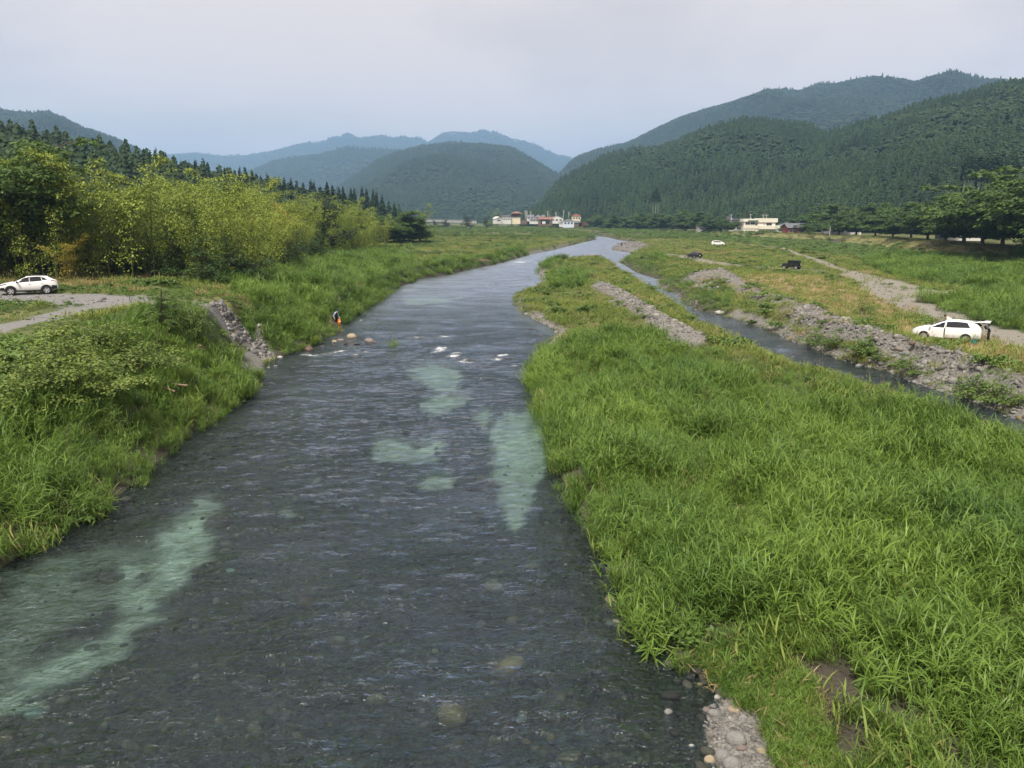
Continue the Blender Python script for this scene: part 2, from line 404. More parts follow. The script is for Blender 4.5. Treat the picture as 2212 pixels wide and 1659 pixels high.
def zones(P, z, w):
    x, y = P[:, 0], P[:, 1]
    n1, n2 = fbm(x, y, 2.0, 41), fbm(x, y, 7.0, 51)
    g = {}
    d = seg_dist(P, RIDGE); t = np.clip((np.abs(x) - 20) / 60, 0, 1)
    gr = sstep(2.3, 1.0, d + (n1 - 0.5) * 3.0)
    gr = np.maximum(gr, sstep(1.9, 0.9, seg_dist(P, ISLE) + (n1 - 0.5) * 1.6))
    gr = np.maximum(gr, sstep(1.15, 0.7, np.sqrt((((P - PILE) / np.array([5, 5])) ** 2).sum(1)) + (n1 - 0.5) * 0.4))
    gr = np.maximum(gr, sstep(-0.3, 0.4, sdist(P, FRONT) + (n1 - 0.5) * 1.2))
    gr = np.maximum(gr, sstep(-0.6, 0.5, sdist(P, CUTP) + (n1 - 0.5) * 1.0))
    shore = ((x > -2) & (y > 58) & (y < 85)) | ((y > 118) & (x > 5) & (x < 24)) | ((x < -12) & (y > 50) & (y < 58))
    gr = np.maximum(gr, np.where(shore, sstep(1.5, 0.5, -w + (n1 - 0.5) * 1.5), 0) * (w < 0))
    fargr = WL([(1318,531),(1380,529),(1400,536),(1370,546),(1330,542)], 0.3)
    gr = np.maximum(gr, sstep(-3, 1, sdist(P, fargr)))
    tr = np.zeros(len(P))
    for line, hw in TRACKS: tr = np.maximum(tr, sstep(hw * 1.25, hw * 0.7, seg_dist(P, line) + (n1 - 0.5) * hw * 1.1))
    lt = np.zeros(len(P))
    for line, hw in LTRACKS: lt = np.maximum(lt, sstep(hw * 1.25, hw * 0.8, seg_dist(P, line) + (n1 - 0.5) * hw * 0.9))
    straw = sstep(-1.2, 0.8, sdist(P, STRAW) + (n1 - 0.5) * 2)
    straw = np.maximum(straw, 0.75 * sstep(-3, 2, sdist(P, BROWN) + (n2 - 0.5) * 9))
    dv = seg_dist(P, LEVEE)
    slope = ((dv < 7.0) & ~inside(P, TOWN)).astype(float)
    sand = np.zeros(len(P)); m = w > 0
    if m.any():
        Q = P[m]; s = np.full(len(Q), -9.0)
        for p in [STREAK] + SAND[1:]: s = np.maximum(s, sdist(Q, p))
        sw = sdist(Q, SAND[0])
        for p in SHOLE: s = np.minimum(s, -sdist(Q, p)); sw = np.minimum(sw, -sdist(Q, p))
        k = 0.07 + 0.003 * Q[:, 1]
        sand[m] = sstep(-k, k, s + (fbm(Q[:, 0] * 0.8 + Q[:, 1] * 0.2, Q[:, 1], 0.8, 61, 5) - 0.5) * (0.9 + 0.016 * Q[:, 1])) * (0.8 + 0.2 * sstep(0.35, 0.6, fbm(Q[:, 0], Q[:, 1], 1.1, 67, 4)))
        sand[m] = np.maximum(sand[m], 0.42 * sstep(-0.2, 0.5, sw + (fbm(Q[:, 0], Q[:, 1], 1.2, 69, 4) - 0.5) * 1.6))  # left of the streak, dimmer sand paints in ripples and the bank's reflection
    return dict(gravel=gr, track=tr, ltrack=lt, straw=straw, slope=slope, sand=sand)

LUSH = [WL(p, z) for z, p in (
    (0.8, [(1140,780),(1185,744),(1260,722),(1340,716),(1430,724),(1500,740),(1560,754),(1640,776),(1700,800),(1760,815),(1860,850),(1960,885),(2050,920),(2150,960),(2500,1100),(2600,1900),(1200,1900)]),
    (2.2, [(500,655),(550,620),(590,580),(700,556),(850,545),(900,565),(860,592),(800,625),(735,692),(715,718),(640,752),(590,768),(575,730),(545,690)]),
    (0.9, [(1330,552),(1371,547),(1431,557),(1441,580),(1438,595),(1418,598),(1376,594),(1343,572)]),
    (1.0, [(1430,600),(1470,588),(1495,592),(1500,615),(1470,634),(1430,622)]),
    (1.1, [(1468,640),(1490,622),(1540,612),(1580,625),(1580,655),(1545,674),(1500,668),(1470,650)]),
    (1.5, [(1985,652),(2050,648),(2150,640),(2300,640),(2420,800),(2330,765),(2212,728),(2120,706),(2060,690),(2010,672)]),
    (1.5, [(1860,566),(1900,552),(2000,552),(2212,570),(2400,600),(2400,640),(2212,638),(2100,625),(2000,610),(1900,590)]),
    (0.5, [(1172,606),(1230,590),(1270,598),(1262,625),(1200,632)]),)]

# ground sheet: fine near the river, coarse towards the hills
ys = np.concatenate([np.linspace(-30, 8, 20)[:-1], np.geomspace(8, 420, 520), np.geomspace(430, 9000, 70)])
ts = np.linspace(-1, 1, 460); ts = np.sign(ts) * (0.75 * np.abs(ts) + 0.25 * np.abs(ts) ** 3)
wid = np.where(ys < 60, 58, ys * 0.95 + 1)
wid = np.maximum(wid, 58)
GX = ts[None, :] * wid[:, None]; GY = np.repeat(ys[:, None], len(ts), 1)
GP = np.stack([GX.ravel(), GY.ravel()], 1)
GZ, GW = land(GP)
ZN = zones(GP, GZ, GW)
nr, nc = GX.shape
ii = np.arange(nr * nc).reshape(nr, nc)
GF = np.stack([ii[:-1, :-1], ii[:-1, 1:], ii[1:, 1:], ii[1:, :-1]], -1).reshape(-1, 4)

m = Mat('riverside_ground'); p = m.pos()
n_big, n_mid, n_fine = m.noise(0.12, 4, p), m.noise(0.9, 5, p), m.noise(9.0, 5, p)
peb = m.voro(9.0, p, 'Color'); peb_d = m.voro(9.0, p, 'Distance')
pebs = m.voro(26.0, p, 'Color')
sep = m.n('ShaderNodeSeparateColor'); m.l(peb, sep.inputs[0])
sep2 = m.n('ShaderNodeSeparateColor'); m.l(pebs, sep2.inputs[0])
green = m.mix(n_mid, (0.045, 0.065, 0.022), (0.11, 0.12, 0.045))
green = m.mix(m.ramp(n_big, [(0.42, 0.0), (0.62, 1.0)]), green, m.mix(n_fine, (0.10, 0.12, 0.04), (0.16, 0.145, 0.06)))
stone = m.mix(sep.outputs[0], (0.07, 0.069, 0.067), (0.23, 0.225, 0.215))
stone = m.mix(m.math('MULTIPLY', sep2.outputs[1], 0.55), stone, (0.20, 0.175, 0.145))
trk = m.mix(n_fine, (0.15, 0.14, 0.122), (0.25, 0.24, 0.215))
trk = m.mix(m.math('MULTIPLY', n_mid, 0.5), trk, (0.25, 0.215, 0.15))
ltrk = m.mix(sep2.outputs[0], (0.12, 0.118, 0.115), (0.25, 0.245, 0.24))
straw = m.mix(n_fine, (0.24, 0.17, 0.085), (0.42, 0.32, 0.18))
straw = m.mix(m.ramp(n_mid, [(0.5, 0.0), (0.75, 0.6)]), straw, (0.22, 0.19, 0.07))
slp = m.mix(n_mid, (0.13, 0.14, 0.05), (0.23, 0.20, 0.09))
green = m.mix(m.attr('lush'), green, m.mix(n_fine, (0.030, 0.048, 0.014), (0.060, 0.082, 0.024)))
c = m.mix(m.attr('slope'), green, slp)
c = m.mix(m.attr('straw'), c, straw)
c = m.mix(m.attr('track'), c, trk)
c = m.mix(m.attr('ltrack'), c, ltrk)
c = m.mix(m.attr('gravel'), c, stone)
c = m.mix(m.attr('soil'), c, m.mix(n_fine, (0.035, 0.03, 0.024), (0.085, 0.072, 0.056)))
sb = m.n('ShaderNodeSeparateColor'); m.l(m.voro(3.2, p, 'Color'), sb.inputs[0])
sb2 = m.n('ShaderNodeSeparateColor'); m.l(m.voro(5.5, p, 'Color'), sb2.inputs[0])
bedc = m.mix(sep.outputs[1], (0.022, 0.020, 0.016), (0.13, 0.115, 0.085))
bedc = m.mix(m.ramp(sb2.outputs[0], [(0.55, 0.0), (0.62, 0.35)]), bedc, m.mix(sb2.outputs[1], (0.03, 0.028, 0.022), (0.09, 0.08, 0.055)))
bedc = m.mix(m.ramp(sb.outputs[0], [(0.80, 0.0), (0.90, 0.25)]), bedc, m.mix(sb.outputs[1], (0.06, 0.05, 0.035), (0.12, 0.10, 0.06)))
bedc = m.mix(m.ramp(sep2.outputs[0], [(0.80, 0.0), (0.95, 0.8)]), bedc, (0.24, 0.20, 0.11))
bedc = m.mix(m.ramp(m.noise(0.35, 4, p), [(0.45, 0.0), (0.7, 0.75)]), bedc, m.mix(sep.outputs[2], (0.025, 0.035, 0.028), (0.07, 0.08, 0.055)))
sandc = m.mix(n_fine, (0.50, 0.50, 0.38), (0.76, 0.74, 0.58))
sandc = m.mix(m.ramp(m.noise(1.6, 4, p), [(0.44, 0.0), (0.64, 0.7)]), sandc, (0.26, 0.26, 0.18))
bedc = m.mix(1.0, bedc, (0.58, 0.66, 0.64), 'MULTIPLY')
bedc = m.mix(m.attr('sand'), bedc, sandc)
c = m.mix(m.attr('bed'), c, bedc)
nb = m.bump(m.math('ADD', m.math('MULTIPLY', peb_d, 1.0), n_fine), 0.6, 0.05)
mat_ground = m.done(m.bsdf(c, 0.9, 0.2, nb))
me = mesh_np('ground', np.column_stack([GP, GZ]), GF, mat_ground, True)
for k in ('gravel', 'track', 'ltrack', 'straw', 'slope', 'sand'): fattr(me, k, ZN[k])
lg = np.zeros(len(GP), bool)
for p_ in LUSH: lg |= inside(GP, p_)
lg |= (GP[:, 0] < -8) & (GP[:, 1] < 60) & (GZ < 2.6)
lg |= (-GW < 4.2) & (GP[:, 0] < 0) & (GP[:, 1] < 250)
fattr(me, 'lush', (lg & (GW < 0)).astype(float))
fattr(me, 'bed', sstep(-0.05, 0.05, GW))
fattr(me, 'soil', 0.75 * sstep(-0.4, 0.2, sdist(GP, CUTP)) * sstep(1.4, 2.2, GZ) + np.maximum(sstep(-1.1, -0.5, GW) * (GW < 0.1), sstep(-5, -1, sdist(GP, FRONT))) * (1 - ZN['gravel']))
tag(add('ground', me), 'grassy river flats with gravel tracks, straw patches and stony river bed', 'ground', None, 'structure')

# ------------------------------------------------------------------ water
wy = np.concatenate([np.linspace(-30, 9, 30)[:-1], np.geomspace(9, 60, 420), np.geomspace(60.3, 900, 260)])
wt_ = np.linspace(-1, 1, 620)
ww = np.maximum(wy * 0.80 + 2, 24)
WXg = wt_[None, :] * ww[:, None]; WYg = np.repeat(wy[:, None], len(wt_), 1)
WP = np.stack([WXg.ravel(), WYg.ravel()], 1)
# only keep the cells over or just beside the water
near = np.zeros(len(WP), bool)
rough_w = np.maximum(sdist(WP, MAIN), sdist(WP, SIDE))
near = rough_w > -0.9
RAPID = [  # u, v, radius in x, radius in y, strength
    (890,728,36,0.8,.95),(960,727,22,.7,.95),(850,729,20,.7,.8),(905,735,30,.8,.75),(955,753,20,1.4,1.1),(985,766,24,1.3,1.15),(935,761,24,1.0,.9),(1085,768,20,1.0,.95),(1075,776,16,.8,.8),(1110,790,14,1.0,.7),(870,745,20,1.0,.7),(1000,780,30,1.2,.7),(1010,735,40,4,.35),
    (670,764,30,.7,1.0),(715,763,26,.7,1.05),(740,760,16,.6,.9),(832,761,26,.7,1.05),(622,774,18,.7,.8),(790,760,20,.6,.8),(1125,566,40,3.0,1.1),(1100,571,44,3.5,.9),(1150,561,30,3,1.05),(1120,560,40,3,.85),(1085,577,30,3,.7),
    (1000,800,60,6,.28),(900,770,50,5,.25),(1130,745,30,4,.4),(1060,790,60,5,.30),(1330,556,22,5,.5),(1400,618,14,4,.35),(990,700,60,9,.22)]
foam = np.zeros(len(WP)); chop = np.zeros(len(WP))
for u, v, ru, ry, s in RAPID:
    q = W(u, v); sx = ru * q[1] / FOC
    e = np.exp(-(((WP[:, 0] - q[0]) / sx) ** 2 + ((WP[:, 1] - q[1]) / ry) ** 2))
    foam = np.maximum(foam, e * s); chop = np.maximum(chop, np.exp(-(((WP[:, 0] - q[0]) / (sx * 2)) ** 2 + ((WP[:, 1] - q[1]) / (ry * 2)) ** 2)) * min(1, s))
x, y = WP[:, 0], WP[:, 1]
foam = foam * (0.35 + 0.65 * sstep(0.38, 0.62, fbm(x, y * 1.8, 0.9 + 0.006 * y, 171, 4)))
amp = 0.05 + 0.07 * sstep(20, 38, y) * sstep(90, 60, y) + 0.07 * chop
bankcalm = sstep(0.0, 2.5, rough_w)
wz = (fbm(x * 0.75 + y * 0.12, y * 1.5, 1.5, 71, 3) - 0.5) * 2 * amp + (fbm(x * 0.8, y * 1.7, 0.55, 81, 3) - 0.5) * amp * 0.9
wz *= 0.25 + 0.75 * bankcalm
wf = np.arange(len(WP)).reshape(len(wy), len(wt_))
WF = np.stack([wf[:-1, :-1], wf[:-1, 1:], wf[1:, 1:], wf[1:, :-1]], -1).reshape(-1, 4)
WF = WF[near[WF].any(1)]
used = np.unique(WF); remap = np.full(len(WP), -1); remap[used] = np.arange(len(used))
m = Mat('river_water'); p = m.pos()
mpw = m.n('ShaderNodeMapping'); mpw.inputs['Scale'].default_value = (0.95, 1.4, 1.0); m.l(p, mpw.inputs[0])
wv = mpw.outputs[0]
far_ = m.attr('far')
rdg = m.math('ABSOLUTE', m.math('SUBTRACT', m.noise(2.0, 4, wv, 0.6, dist=0.9), 0.5))
h1, h2, h3 = m.noise(0.85, 4, wv, 0.6, dist=0.8), m.noise(3.6, 4, wv, 0.6, dist=0.4), m.noise(11.0, 3, wv)
lowf = m.ramp(m.noise(0.22, 3, wv), [(0.32, 0.3), (0.68, 1.25)])
hh = m.math('MULTIPLY', m.math('ADD', m.math('ADD', h1, m.math('MULTIPLY', h2, 0.45)), m.math('SUBTRACT', m.math('MULTIPLY', h3, 0.06), m.math('MULTIPLY', rdg, 0.55))), lowf)
hh = m.math('MULTIPLY', hh, m.math('SUBTRACT', 1.0, m.math('MULTIPLY', far_, 0.55)))
nb = m.bump(hh, 1.0, 0.33)
fr = m.n('ShaderNodeFresnel'); fr.inputs['IOR'].default_value = 1.42; m.l(nb, fr.inputs['Normal'])
gl = m.n('ShaderNodeBsdfGlossy'); gl.inputs[0].default_value = (0.84, 0.90, 1.0, 1); m.l(m.math('ADD', 0.10, m.math('MULTIPLY', far_, 0.15)), gl.inputs['Roughness']); m.l(nb, gl.inputs['Normal'])
tr = m.n('ShaderNodeBsdfTransparent'); tr.inputs[0].default_value = (0.56, 0.71, 0.73, 1)
rf = m.n('ShaderNodeBsdfRefraction'); rf.inputs['IOR'].default_value = 1.33; rf.inputs['Roughness'].default_value = 0.0
rf.inputs[0].default_value = (0.56, 0.71, 0.73, 1); m.l(nb, rf.inputs['Normal'])
mr = m.n('ShaderNodeMixShader'); mr.inputs[0].default_value = 0.25; m.l(tr.outputs[0], mr.inputs[1]); m.l(rf.outputs[0], mr.inputs[2])
ms = m.n('ShaderNodeMixShader'); m.l(m.math('ADD', m.math('MULTIPLY', fr.outputs[0], 1.38), 0.0, True), ms.inputs[0]); m.l(mr.outputs[0], ms.inputs[1]); m.l(gl.outputs[0], ms.inputs[2])
df = m.n('ShaderNodeBsdfDiffuse'); df.inputs[0].default_value = (0.82, 0.84, 0.86, 1)
fm_ = m.attr('foam')
fn = m.noise(2.2, 5, wv, 0.65, dist=0.8)
fn2 = m.noise(7.0, 4, wv, 0.7, dist=0.6)
fsum = m.math('ADD', fm_, m.math('SUBTRACT', m.math('ADD', m.math('MULTIPLY', fn, 1.7), m.math('MULTIPLY', fn2, 1.5)), 1.1))
ff = m.ramp(m.math('MULTIPLY', m.math('MULTIPLY', fsum, 0.5), m.math('GREATER_THAN', fm_, 0.12)), [(0.52, 0.0), (0.84, 0.82)])
ms2 = m.n('ShaderNodeMixShader'); m.l(ff, ms2.inputs[0]); m.l(ms.outputs[0], ms2.inputs[1]); m.l(df.outputs[0], ms2.inputs[2])
mat_water = m.done(ms2.outputs[0])
me = mesh_np('river_water', np.column_stack([WP[used], wz[used]]), remap[WF], mat_water, True)
fattr(me, 'foam', foam[used]); fattr(me, 'far', sstep(38, 130, WP[used][:, 1]))
tag(add('river_water', me), 'clear shallow rippling river and side channel running through the valley', 'river', None, 'structure')

# ------------------------------------------------------------------ hills and their forest
TRUNK = plain('bark', (0.11, 0.085, 0.065), 0.9, 0.1, 0.3, 6)
CEDAR = leafmat('cedar_foliage', (0.006, 0.018, 0.008), (0.045, 0.085, 0.027), None, 0.02, 0.12, 0.7, island=0.12)
BROAD = leafmat('broadleaf_foliage', (0.013, 0.032, 0.012), (0.052, 0.086, 0.025), (0.065, 0.098, 0.028), 0.012, 0.2, 0.6, 0.12, 0.15)

def orient_quads(c, nrm, size, asp, spin):
    """leaf quads (diamond) at centres c, facing nrm"""
    n = nrm / (np.linalg.norm(nrm, axis=1, keepdims=True) + 1e-9)
    a = np.where(np.abs(n[:, 2:3]) < 0.9, np.array([[0, 0, 1.0]]), np.array([[1.0, 0, 0]]))
    t = np.cross(a, n); t /= np.linalg.norm(t, axis=1, keepdims=True) + 1e-9
    b = np.cross(n, t)
    cs, sn = np.cos(spin)[:, None], np.sin(spin)[:, None]
    t, b = t * cs + b * sn, b * cs - t * sn
    s = size[:, None]; w = s * np.asarray(asp).reshape(-1, 1)
    V = np.stack([c - t * s, c - b * w, c + t * s, c + b * w], 1).reshape(-1, 3)
    F = np.arange(len(V)).reshape(-1, 4)
    return V, F
def merge(parts):
    V, F, k = [], [], 0
    for v, f in parts:
        V.append(v); F.append(np.asarray(f) + k); k += len(v)
    return np.vstack(V), F
def tube(path, radii, k=6):
    path = np.asarray(path, float); n = len(path); V = []
    for i in range(n):
        d = path[min(i + 1, n - 1)] - path[max(i - 1, 0)]; d = d / (np.linalg.norm(d) + 1e-9)
        a = np.array([1.0, 0, 0]) if abs(d[0]) < 0.8 else np.array([0, 1.0, 0])
        t = np.cross(d, a); t /= np.linalg.norm(t); b = np.cross(d, t)
        an = np.arange(k) * 2 * math.pi / k
        V.append(path[i] + radii[i] * (np.cos(an)[:, None] * t + np.sin(an)[:, None] * b))
    V = np.vstack(V); F = []
    for i in range(n - 1):
        for j in range(k):
            F.append((i * k + j, i * k + (j + 1) % k, (i + 1) * k + (j + 1) % k, (i + 1) * k + j))
    return V, np.array(F)

def cedar_mesh(name, seed, h=18.0, tiers=11, per=9, r=2.6, bare=0.18):
    g = np.random.default_rng(seed); V, F = [], []; k = 0
    for i in range(tiers):
        f = i / (tiers - 1); z = h * (bare + (0.985 - bare) * f)
        rr = r * (1 - f) ** 0.62 * g.uniform(0.85, 1.15) + 0.12
        for j in range(per if f < 0.75 else max(5, per - 3)):
            a = g.uniform(0, 6.283); L = rr * g.uniform(0.7, 1.2); wdt = 0.42 * rr + 0.18
            d = np.array([math.cos(a), math.sin(a), 0]); s = np.array([-math.sin(a), math.cos(a), 0])
            zz = z + g.normal(0, h * 0.02)
            p0 = d * 0.05 + [0, 0, zz + 0.25 * rr]; p1 = d * L * 0.6 + [0, 0, zz + 0.12 * rr]; p2 = d * L + [0, 0, zz - 0.28 * rr]
            V += [p0, p1 + s * wdt, p2, p1 - s * wdt, p1 + [0, 0, -0.35 * rr]]
            F += [(k, k + 1, k + 4), (k, k + 4, k + 3), (k + 1, k + 2, k + 4), (k + 4, k + 2, k + 3), (k, k + 3, k + 2), (k, k + 2, k + 1)]; k += 5
    V2, F2 = tube([(0, 0, 0), (0, 0, h * 0.5), (0, 0, h * 0.97)], [0.22, 0.14, 0.03], 5)
    nF = len(F)
    me = mesh_np(name, np.vstack([np.array(V), V2]), [np.array(F), F2 + k], [CEDAR, TRUNK], False, [0] * nF + [1] * len(F2))
    return me
def clump_crown(g, clumps, per, lf, flat=0.55, asp=0.55, droop=0.0):
    """leaf quads scattered over ellipsoidal clumps [(centre, radius)]"""
    C, Nn, S = [], [], []
    for c, r in clumps:
        n = max(6, int(per * r * r))
        d = g.normal(size=(n, 3)); d /= np.linalg.norm(d, axis=1, keepdims=True)
        d[:, 2] = np.where(d[:, 2] < -0.35, -d[:, 2] * 0.6, d[:, 2])
        q = np.asarray(c) + d * r * np.array([1, 1, flat]) * g.uniform(0.6, 1.05, (n, 1))
        C.append(q); Nn.append(d * 0.6 + np.array([0, 0, 1.0]) + g.normal(0, 0.33, (n, 3))); S.append(lf * g.uniform(0.65, 1.35, n))
    C, Nn, S = np.vstack(C), np.vstack(Nn), np.concatenate(S)
    return orient_quads(C, Nn, S, asp, g.uniform(0, 6.28, len(C)))
def broad_mesh(name, seed, h=13.0, r=4.6, clumps=15, per=9, lf=0.75, mat=None):
    g = np.random.default_rng(seed); cl = []
    for i in range(clumps):
        a, f = g.uniform(0, 6.283), g.uniform(0, 1)
        rr = r * math.sqrt(g.uniform(0, 0.8)); top = math.sqrt(max(0, 1 - (rr / r) ** 2))
        cl.append(((rr * math.cos(a), rr * math.sin(a), h * (0.42 + 0.50 * top * g.uniform(0.45, 1))), r * g.uniform(0.28, 0.46)))
    V, F = clump_crown(g, cl, per, lf, 0.75, 0.75)
    V2, F2 = tube([(0, 0, 0), (0.1, 0, h * 0.3), (0, 0.1, h * 0.7)], [0.25, 0.2, 0.08], 5)
    return mesh_np(name, np.vstack([V, V2]), [F, F2 + len(V)], [mat or BROAD, TRUNK], False, [0] * len(F) + [1] * len(F2))
def cone_tree(name, seed, h=17.0, r=3.2, rings=8, k=9):
    """far cedar: stacked ragged skirts"""
    g = np.random.default_rng(seed); V, F = [], []
    for i in range(rings):
        f = i / rings; z0 = h * (0.14 + 0.86 * f); z1 = h * (0.14 + 0.86 * min(1.0, f + 1.75 / rings)); rr = r * (1 - f) ** 0.55; b = len(V)
        a0 = g.uniform(0, 6.28)
        for j in range(k):
            a = a0 + 6.283 * j / k; q = rr * g.uniform(0.62, 1.25); V.append((q * math.cos(a), q * math.sin(a), z0 + g.normal(0, h * 0.018)))
        V.append((g.normal(0, .1), g.normal(0, .1), z1))
        F += [(b + j, b + (j + 1) % k, b + k) for j in range(k)]
    return mesh_np(name, np.array(V), np.array(F), CEDAR, False)
def blob_tree(name, seed, h=12.0, r=4.8, n=11):
    """far broadleaf tree: a heap of ragged leaf clumps"""
    g = np.random.default_rng(seed); parts = []
    b = bmesh.new(); bmesh.ops.create_icosphere(b, subdivisions=2, radius=1.0); b.verts.ensure_lookup_table()
    BV = np.array([v.co[:] for v in b.verts]); BF = np.array([[v.index for v in f.verts] for f in b.faces]); b.free()
    for i in range(n):
        a, rr = g.uniform(0, 6.283), r * math.sqrt(g.uniform(0, 0.62)); top = math.sqrt(max(0.05, 1 - (rr / r) ** 2))
        c = np.array([rr * math.cos(a), rr * math.sin(a), h * (0.40 + 0.42 * top * g.uniform(0.6, 1))]); s = r * g.uniform(0.30, 0.48)
        parts.append((c + BV * s * np.array([1, 1, 0.8]) * g.uniform(0.74, 1.22, (len(BV), 1)), BF))
    V, F = merge(parts); return mesh_np(name, V, F, BROAD, False)
FOREST = [cone_tree('cedar_a', 1, 15, 3.6, 9, 11), cone_tree('cedar_b', 2, 17, 3.3, 9, 11), cone_tree('cedar_c', 3, 13, 3.7, 8, 11),
          blob_tree('broad_a', 4), blob_tree('broad_b', 5, 11, 5.2, 13), blob_tree('broad_c', 6, 13, 4.3, 10)]

m = Mat('forest_floor'); p = m.pos()
mat_hill = m.done(m.bsdf(m.mix(m.noise(0.03, 5, p), (0.018, 0.032, 0.018), (0.035, 0.055, 0.024)), 0.95, 0.1))

def hill(name, ridge, D, foot, label, spacing=7.0, tree=15.0, cedar=0.5, scl=1.0, zone=None, behind=1.25, power=1.35, spur=0.10, forest=True, flabel=None, seed=0):
    """ridge [(u, v)] as seen from the bridge; D, foot: [(u, distance)], foot also with its height"""
    ru = np.array([a for a, b in ridge], float); rv = np.array([b for a, b in ridge], float)
    us = np.linspace(ru[0], ru[-1], 170)
    vv = np.interp(us, ru, rv)
    Dd = np.interp(us, [a for a, _ in D], [b for _, b in D])
    Df = np.interp(us, [a for a, *_ in foot], [b[1] for b in foot]); Zf = np.interp(us, [a for a, *_ in foot], [b[2] for b in foot])
    R_ = np.array([WY(u, v, 1.0) - [0, 0, CAMZ] for u, v in zip(us, vv)])
    zr = CAMZ + R_[:, 2] * Dd - tree * 0.8 * scl
    S = np.concatenate([np.linspace(0, 1, 40), np.linspace(1.04, behind, 6)])
    dist = Df[:, None] + (Dd - Df)[:, None] * S[None, :]
    sc_ = np.clip(S, 0, 1)
    zz = Zf[:, None] + (zr - Zf)[:, None] * (1 - (1 - sc_[None, :]) ** power)
    zz -= (np.clip(S - 1, 0, None) * 2.0)[None, :] * (zr - Zf)[:, None]
    X = R_[:, 0][:, None] * dist; Y = dist
    spn = (fbm(X, Y * 0.35, 260 * max(1, scl), 100 + seed, 4) - 0.5)
    env = np.sin(np.pi * np.clip(sc_, 0, 1)) ** 1.5 * (1 - 0.5 * sc_)
    zz = zz + spn * spur * 4 * (zr - Zf)[:, None] * env[None, :]
    V = np.stack([X, Y, zz], -1).reshape(-1, 3)
    n, k = X.shape; ii = np.arange(n * k).reshape(n, k)
    F = np.stack([ii[:-1, :-1], ii[1:, :-1], ii[1:, 1:], ii[:-1, 1:]], -1).reshape(-1, 4)
    o = tag(add(name, mesh_np(name, V, F, mat_hill, True)), label, 'hill', None, 'structure')
    # trees
    Q = V.reshape(n, k, 3)
    a = Q[:-1, :-1]; e1 = Q[1:, :-1] - a; e2 = Q[:-1, 1:] - a; e3 = Q[1:, 1:] - a
    area = np.linalg.norm(np.cross(e1, e2), axis=-1)
    area = area * (S[None, :-1] < 1.10)
    cnt = rng.poisson(area / spacing ** 2)
    I, J = np.nonzero(cnt); rep = cnt[I, J]; I, J = np.repeat(I, rep), np.repeat(J, rep)
    s, t = rng.uniform(0, 1, (2, len(I), 1))
    P = a[I, J] + e1[I, J] * s * (1 - t) + e2[I, J] * t * (1 - s) + e3[I, J] * s * t
    kind = fbm(P[:, 0], P[:, 2] * 2 + P[:, 1] * 0.3, 150 * scl, 200 + seed, 3) + rng.normal(0, 0.05, len(P))
    # lower slopes are planted with cedar
    sfrac = S[J]
    thr = np.quantile(kind, cedar)
    isc = (kind < thr)
    if zone is not None: isc = zone(P, sfrac, isc)
    idx = np.where(isc, rng.integers(0, 3, len(P)), rng.integers(3, 6, len(P)))
    sz = scl * rng.uniform(0.6, 1.35, len(P)) * np.where(isc, 1.0, 0.95)
    P[:, 2] -= 0.5
    scatter(name + '_forest', P, FOREST, sz, None, idx, flabel or ('dense forest of cedar and broadleaf trees on ' + label.split(' with ')[0]), 'forest')
    return o

far_ridge = [(300,336),(365,333),(430,330),(480,337),(530,335),(553,332),(603,322),(640,313),(665,308),(690,308),(703,302),(718,295),(738,292),(750,287),(760,290),(773,297),(793,295),
             (823,291),(848,298),(870,293),(885,297),(903,297),(928,305),(935,301),(953,287),(988,283),(1013,287),(1040,281),(1073,286),(1106,299),(1131,303),(1156,312),
             (1188,327),(1206,335),(1226,337),(1242,343),(1290,362),(1340,380)]
hill('far_mountain', far_ridge, [(300,8300),(1340,7900)], [(300,5600,60),(1340,5600,60)], 'farthest pale blue mountain range at the head of the valley', 25, 15, 0.45, 2.0, seed=1, spur=0.05)
mid = [(380,430),(440,405),(500,380),(553,362),(590,345),(628,336),(683,333),(713,325),(733,318),(758,315),(778,320),(823,321),(865,322),(930,330),(1000,345),(1080,360),(1130,390)]
hill('middle_mountain', mid, [(380,4700),(1130,4900)], [(380,3300,12),(1130,3400,12)], 'long blue middle mountain left of the wooded dome', 17, 15, 0.45, 1.5, seed=2, spur=0.07)
dome = [(700,420),(760,385),(815,345),(863,327),(903,317),(968,310),(998,308),(1028,311),(1078,317),(1106,322),(1131,333),(1156,348),(1178,361),(1206,380),(1240,410),(1270,440)]
hill('dome_mountain', dome, [(700,3500),(1270,3100)], [(700,1600,8),(1270,1450,8)], 'broad wooded dome mountain in the middle of the valley', 8.5, 15, 0.5, 0.95, seed=3, spur=0.16)
lefty = [(-420,150),(-200,200),(0,238),(75,245),(105,242),(140,258),(180,278),(230,295),(300,325),(340,345),(400,372),(450,400)]
hill('left_mountain', lefty, [(-420,2600),(450,2900)], [(-420,1300,12),(450,1500,12)], 'dark blue mountain slope at the left edge of the valley', 9.0, 15, 0.35, 1.0, seed=4)
bigr = [(1150,420),(1200,385),(1242,343),(1256,337),(1306,322),(1356,307),(1418,277),(1481,250),(1531,236),(1581,221),(1659,195),(1691,195),(1726,200),(1764,185),(1809,182),(1854,173),(1889,171),(1929,177),
        (1984,184),(2019,173),(2054,164),(2084,173),(2121,180),(2212,175),(2400,170),(2650,190)]
hill('right_mountain', bigr, [(1150,3400),(1600,3100),(2050,2700),(2650,2400)], [(1150,1700,8),(1600,1600,8),(2050,1400,8),(2650,1300,8)],
     'high blue green mountain ridge on the right skyline', 8.5, 15, 0.3, 1.0, seed=5, spur=0.18)
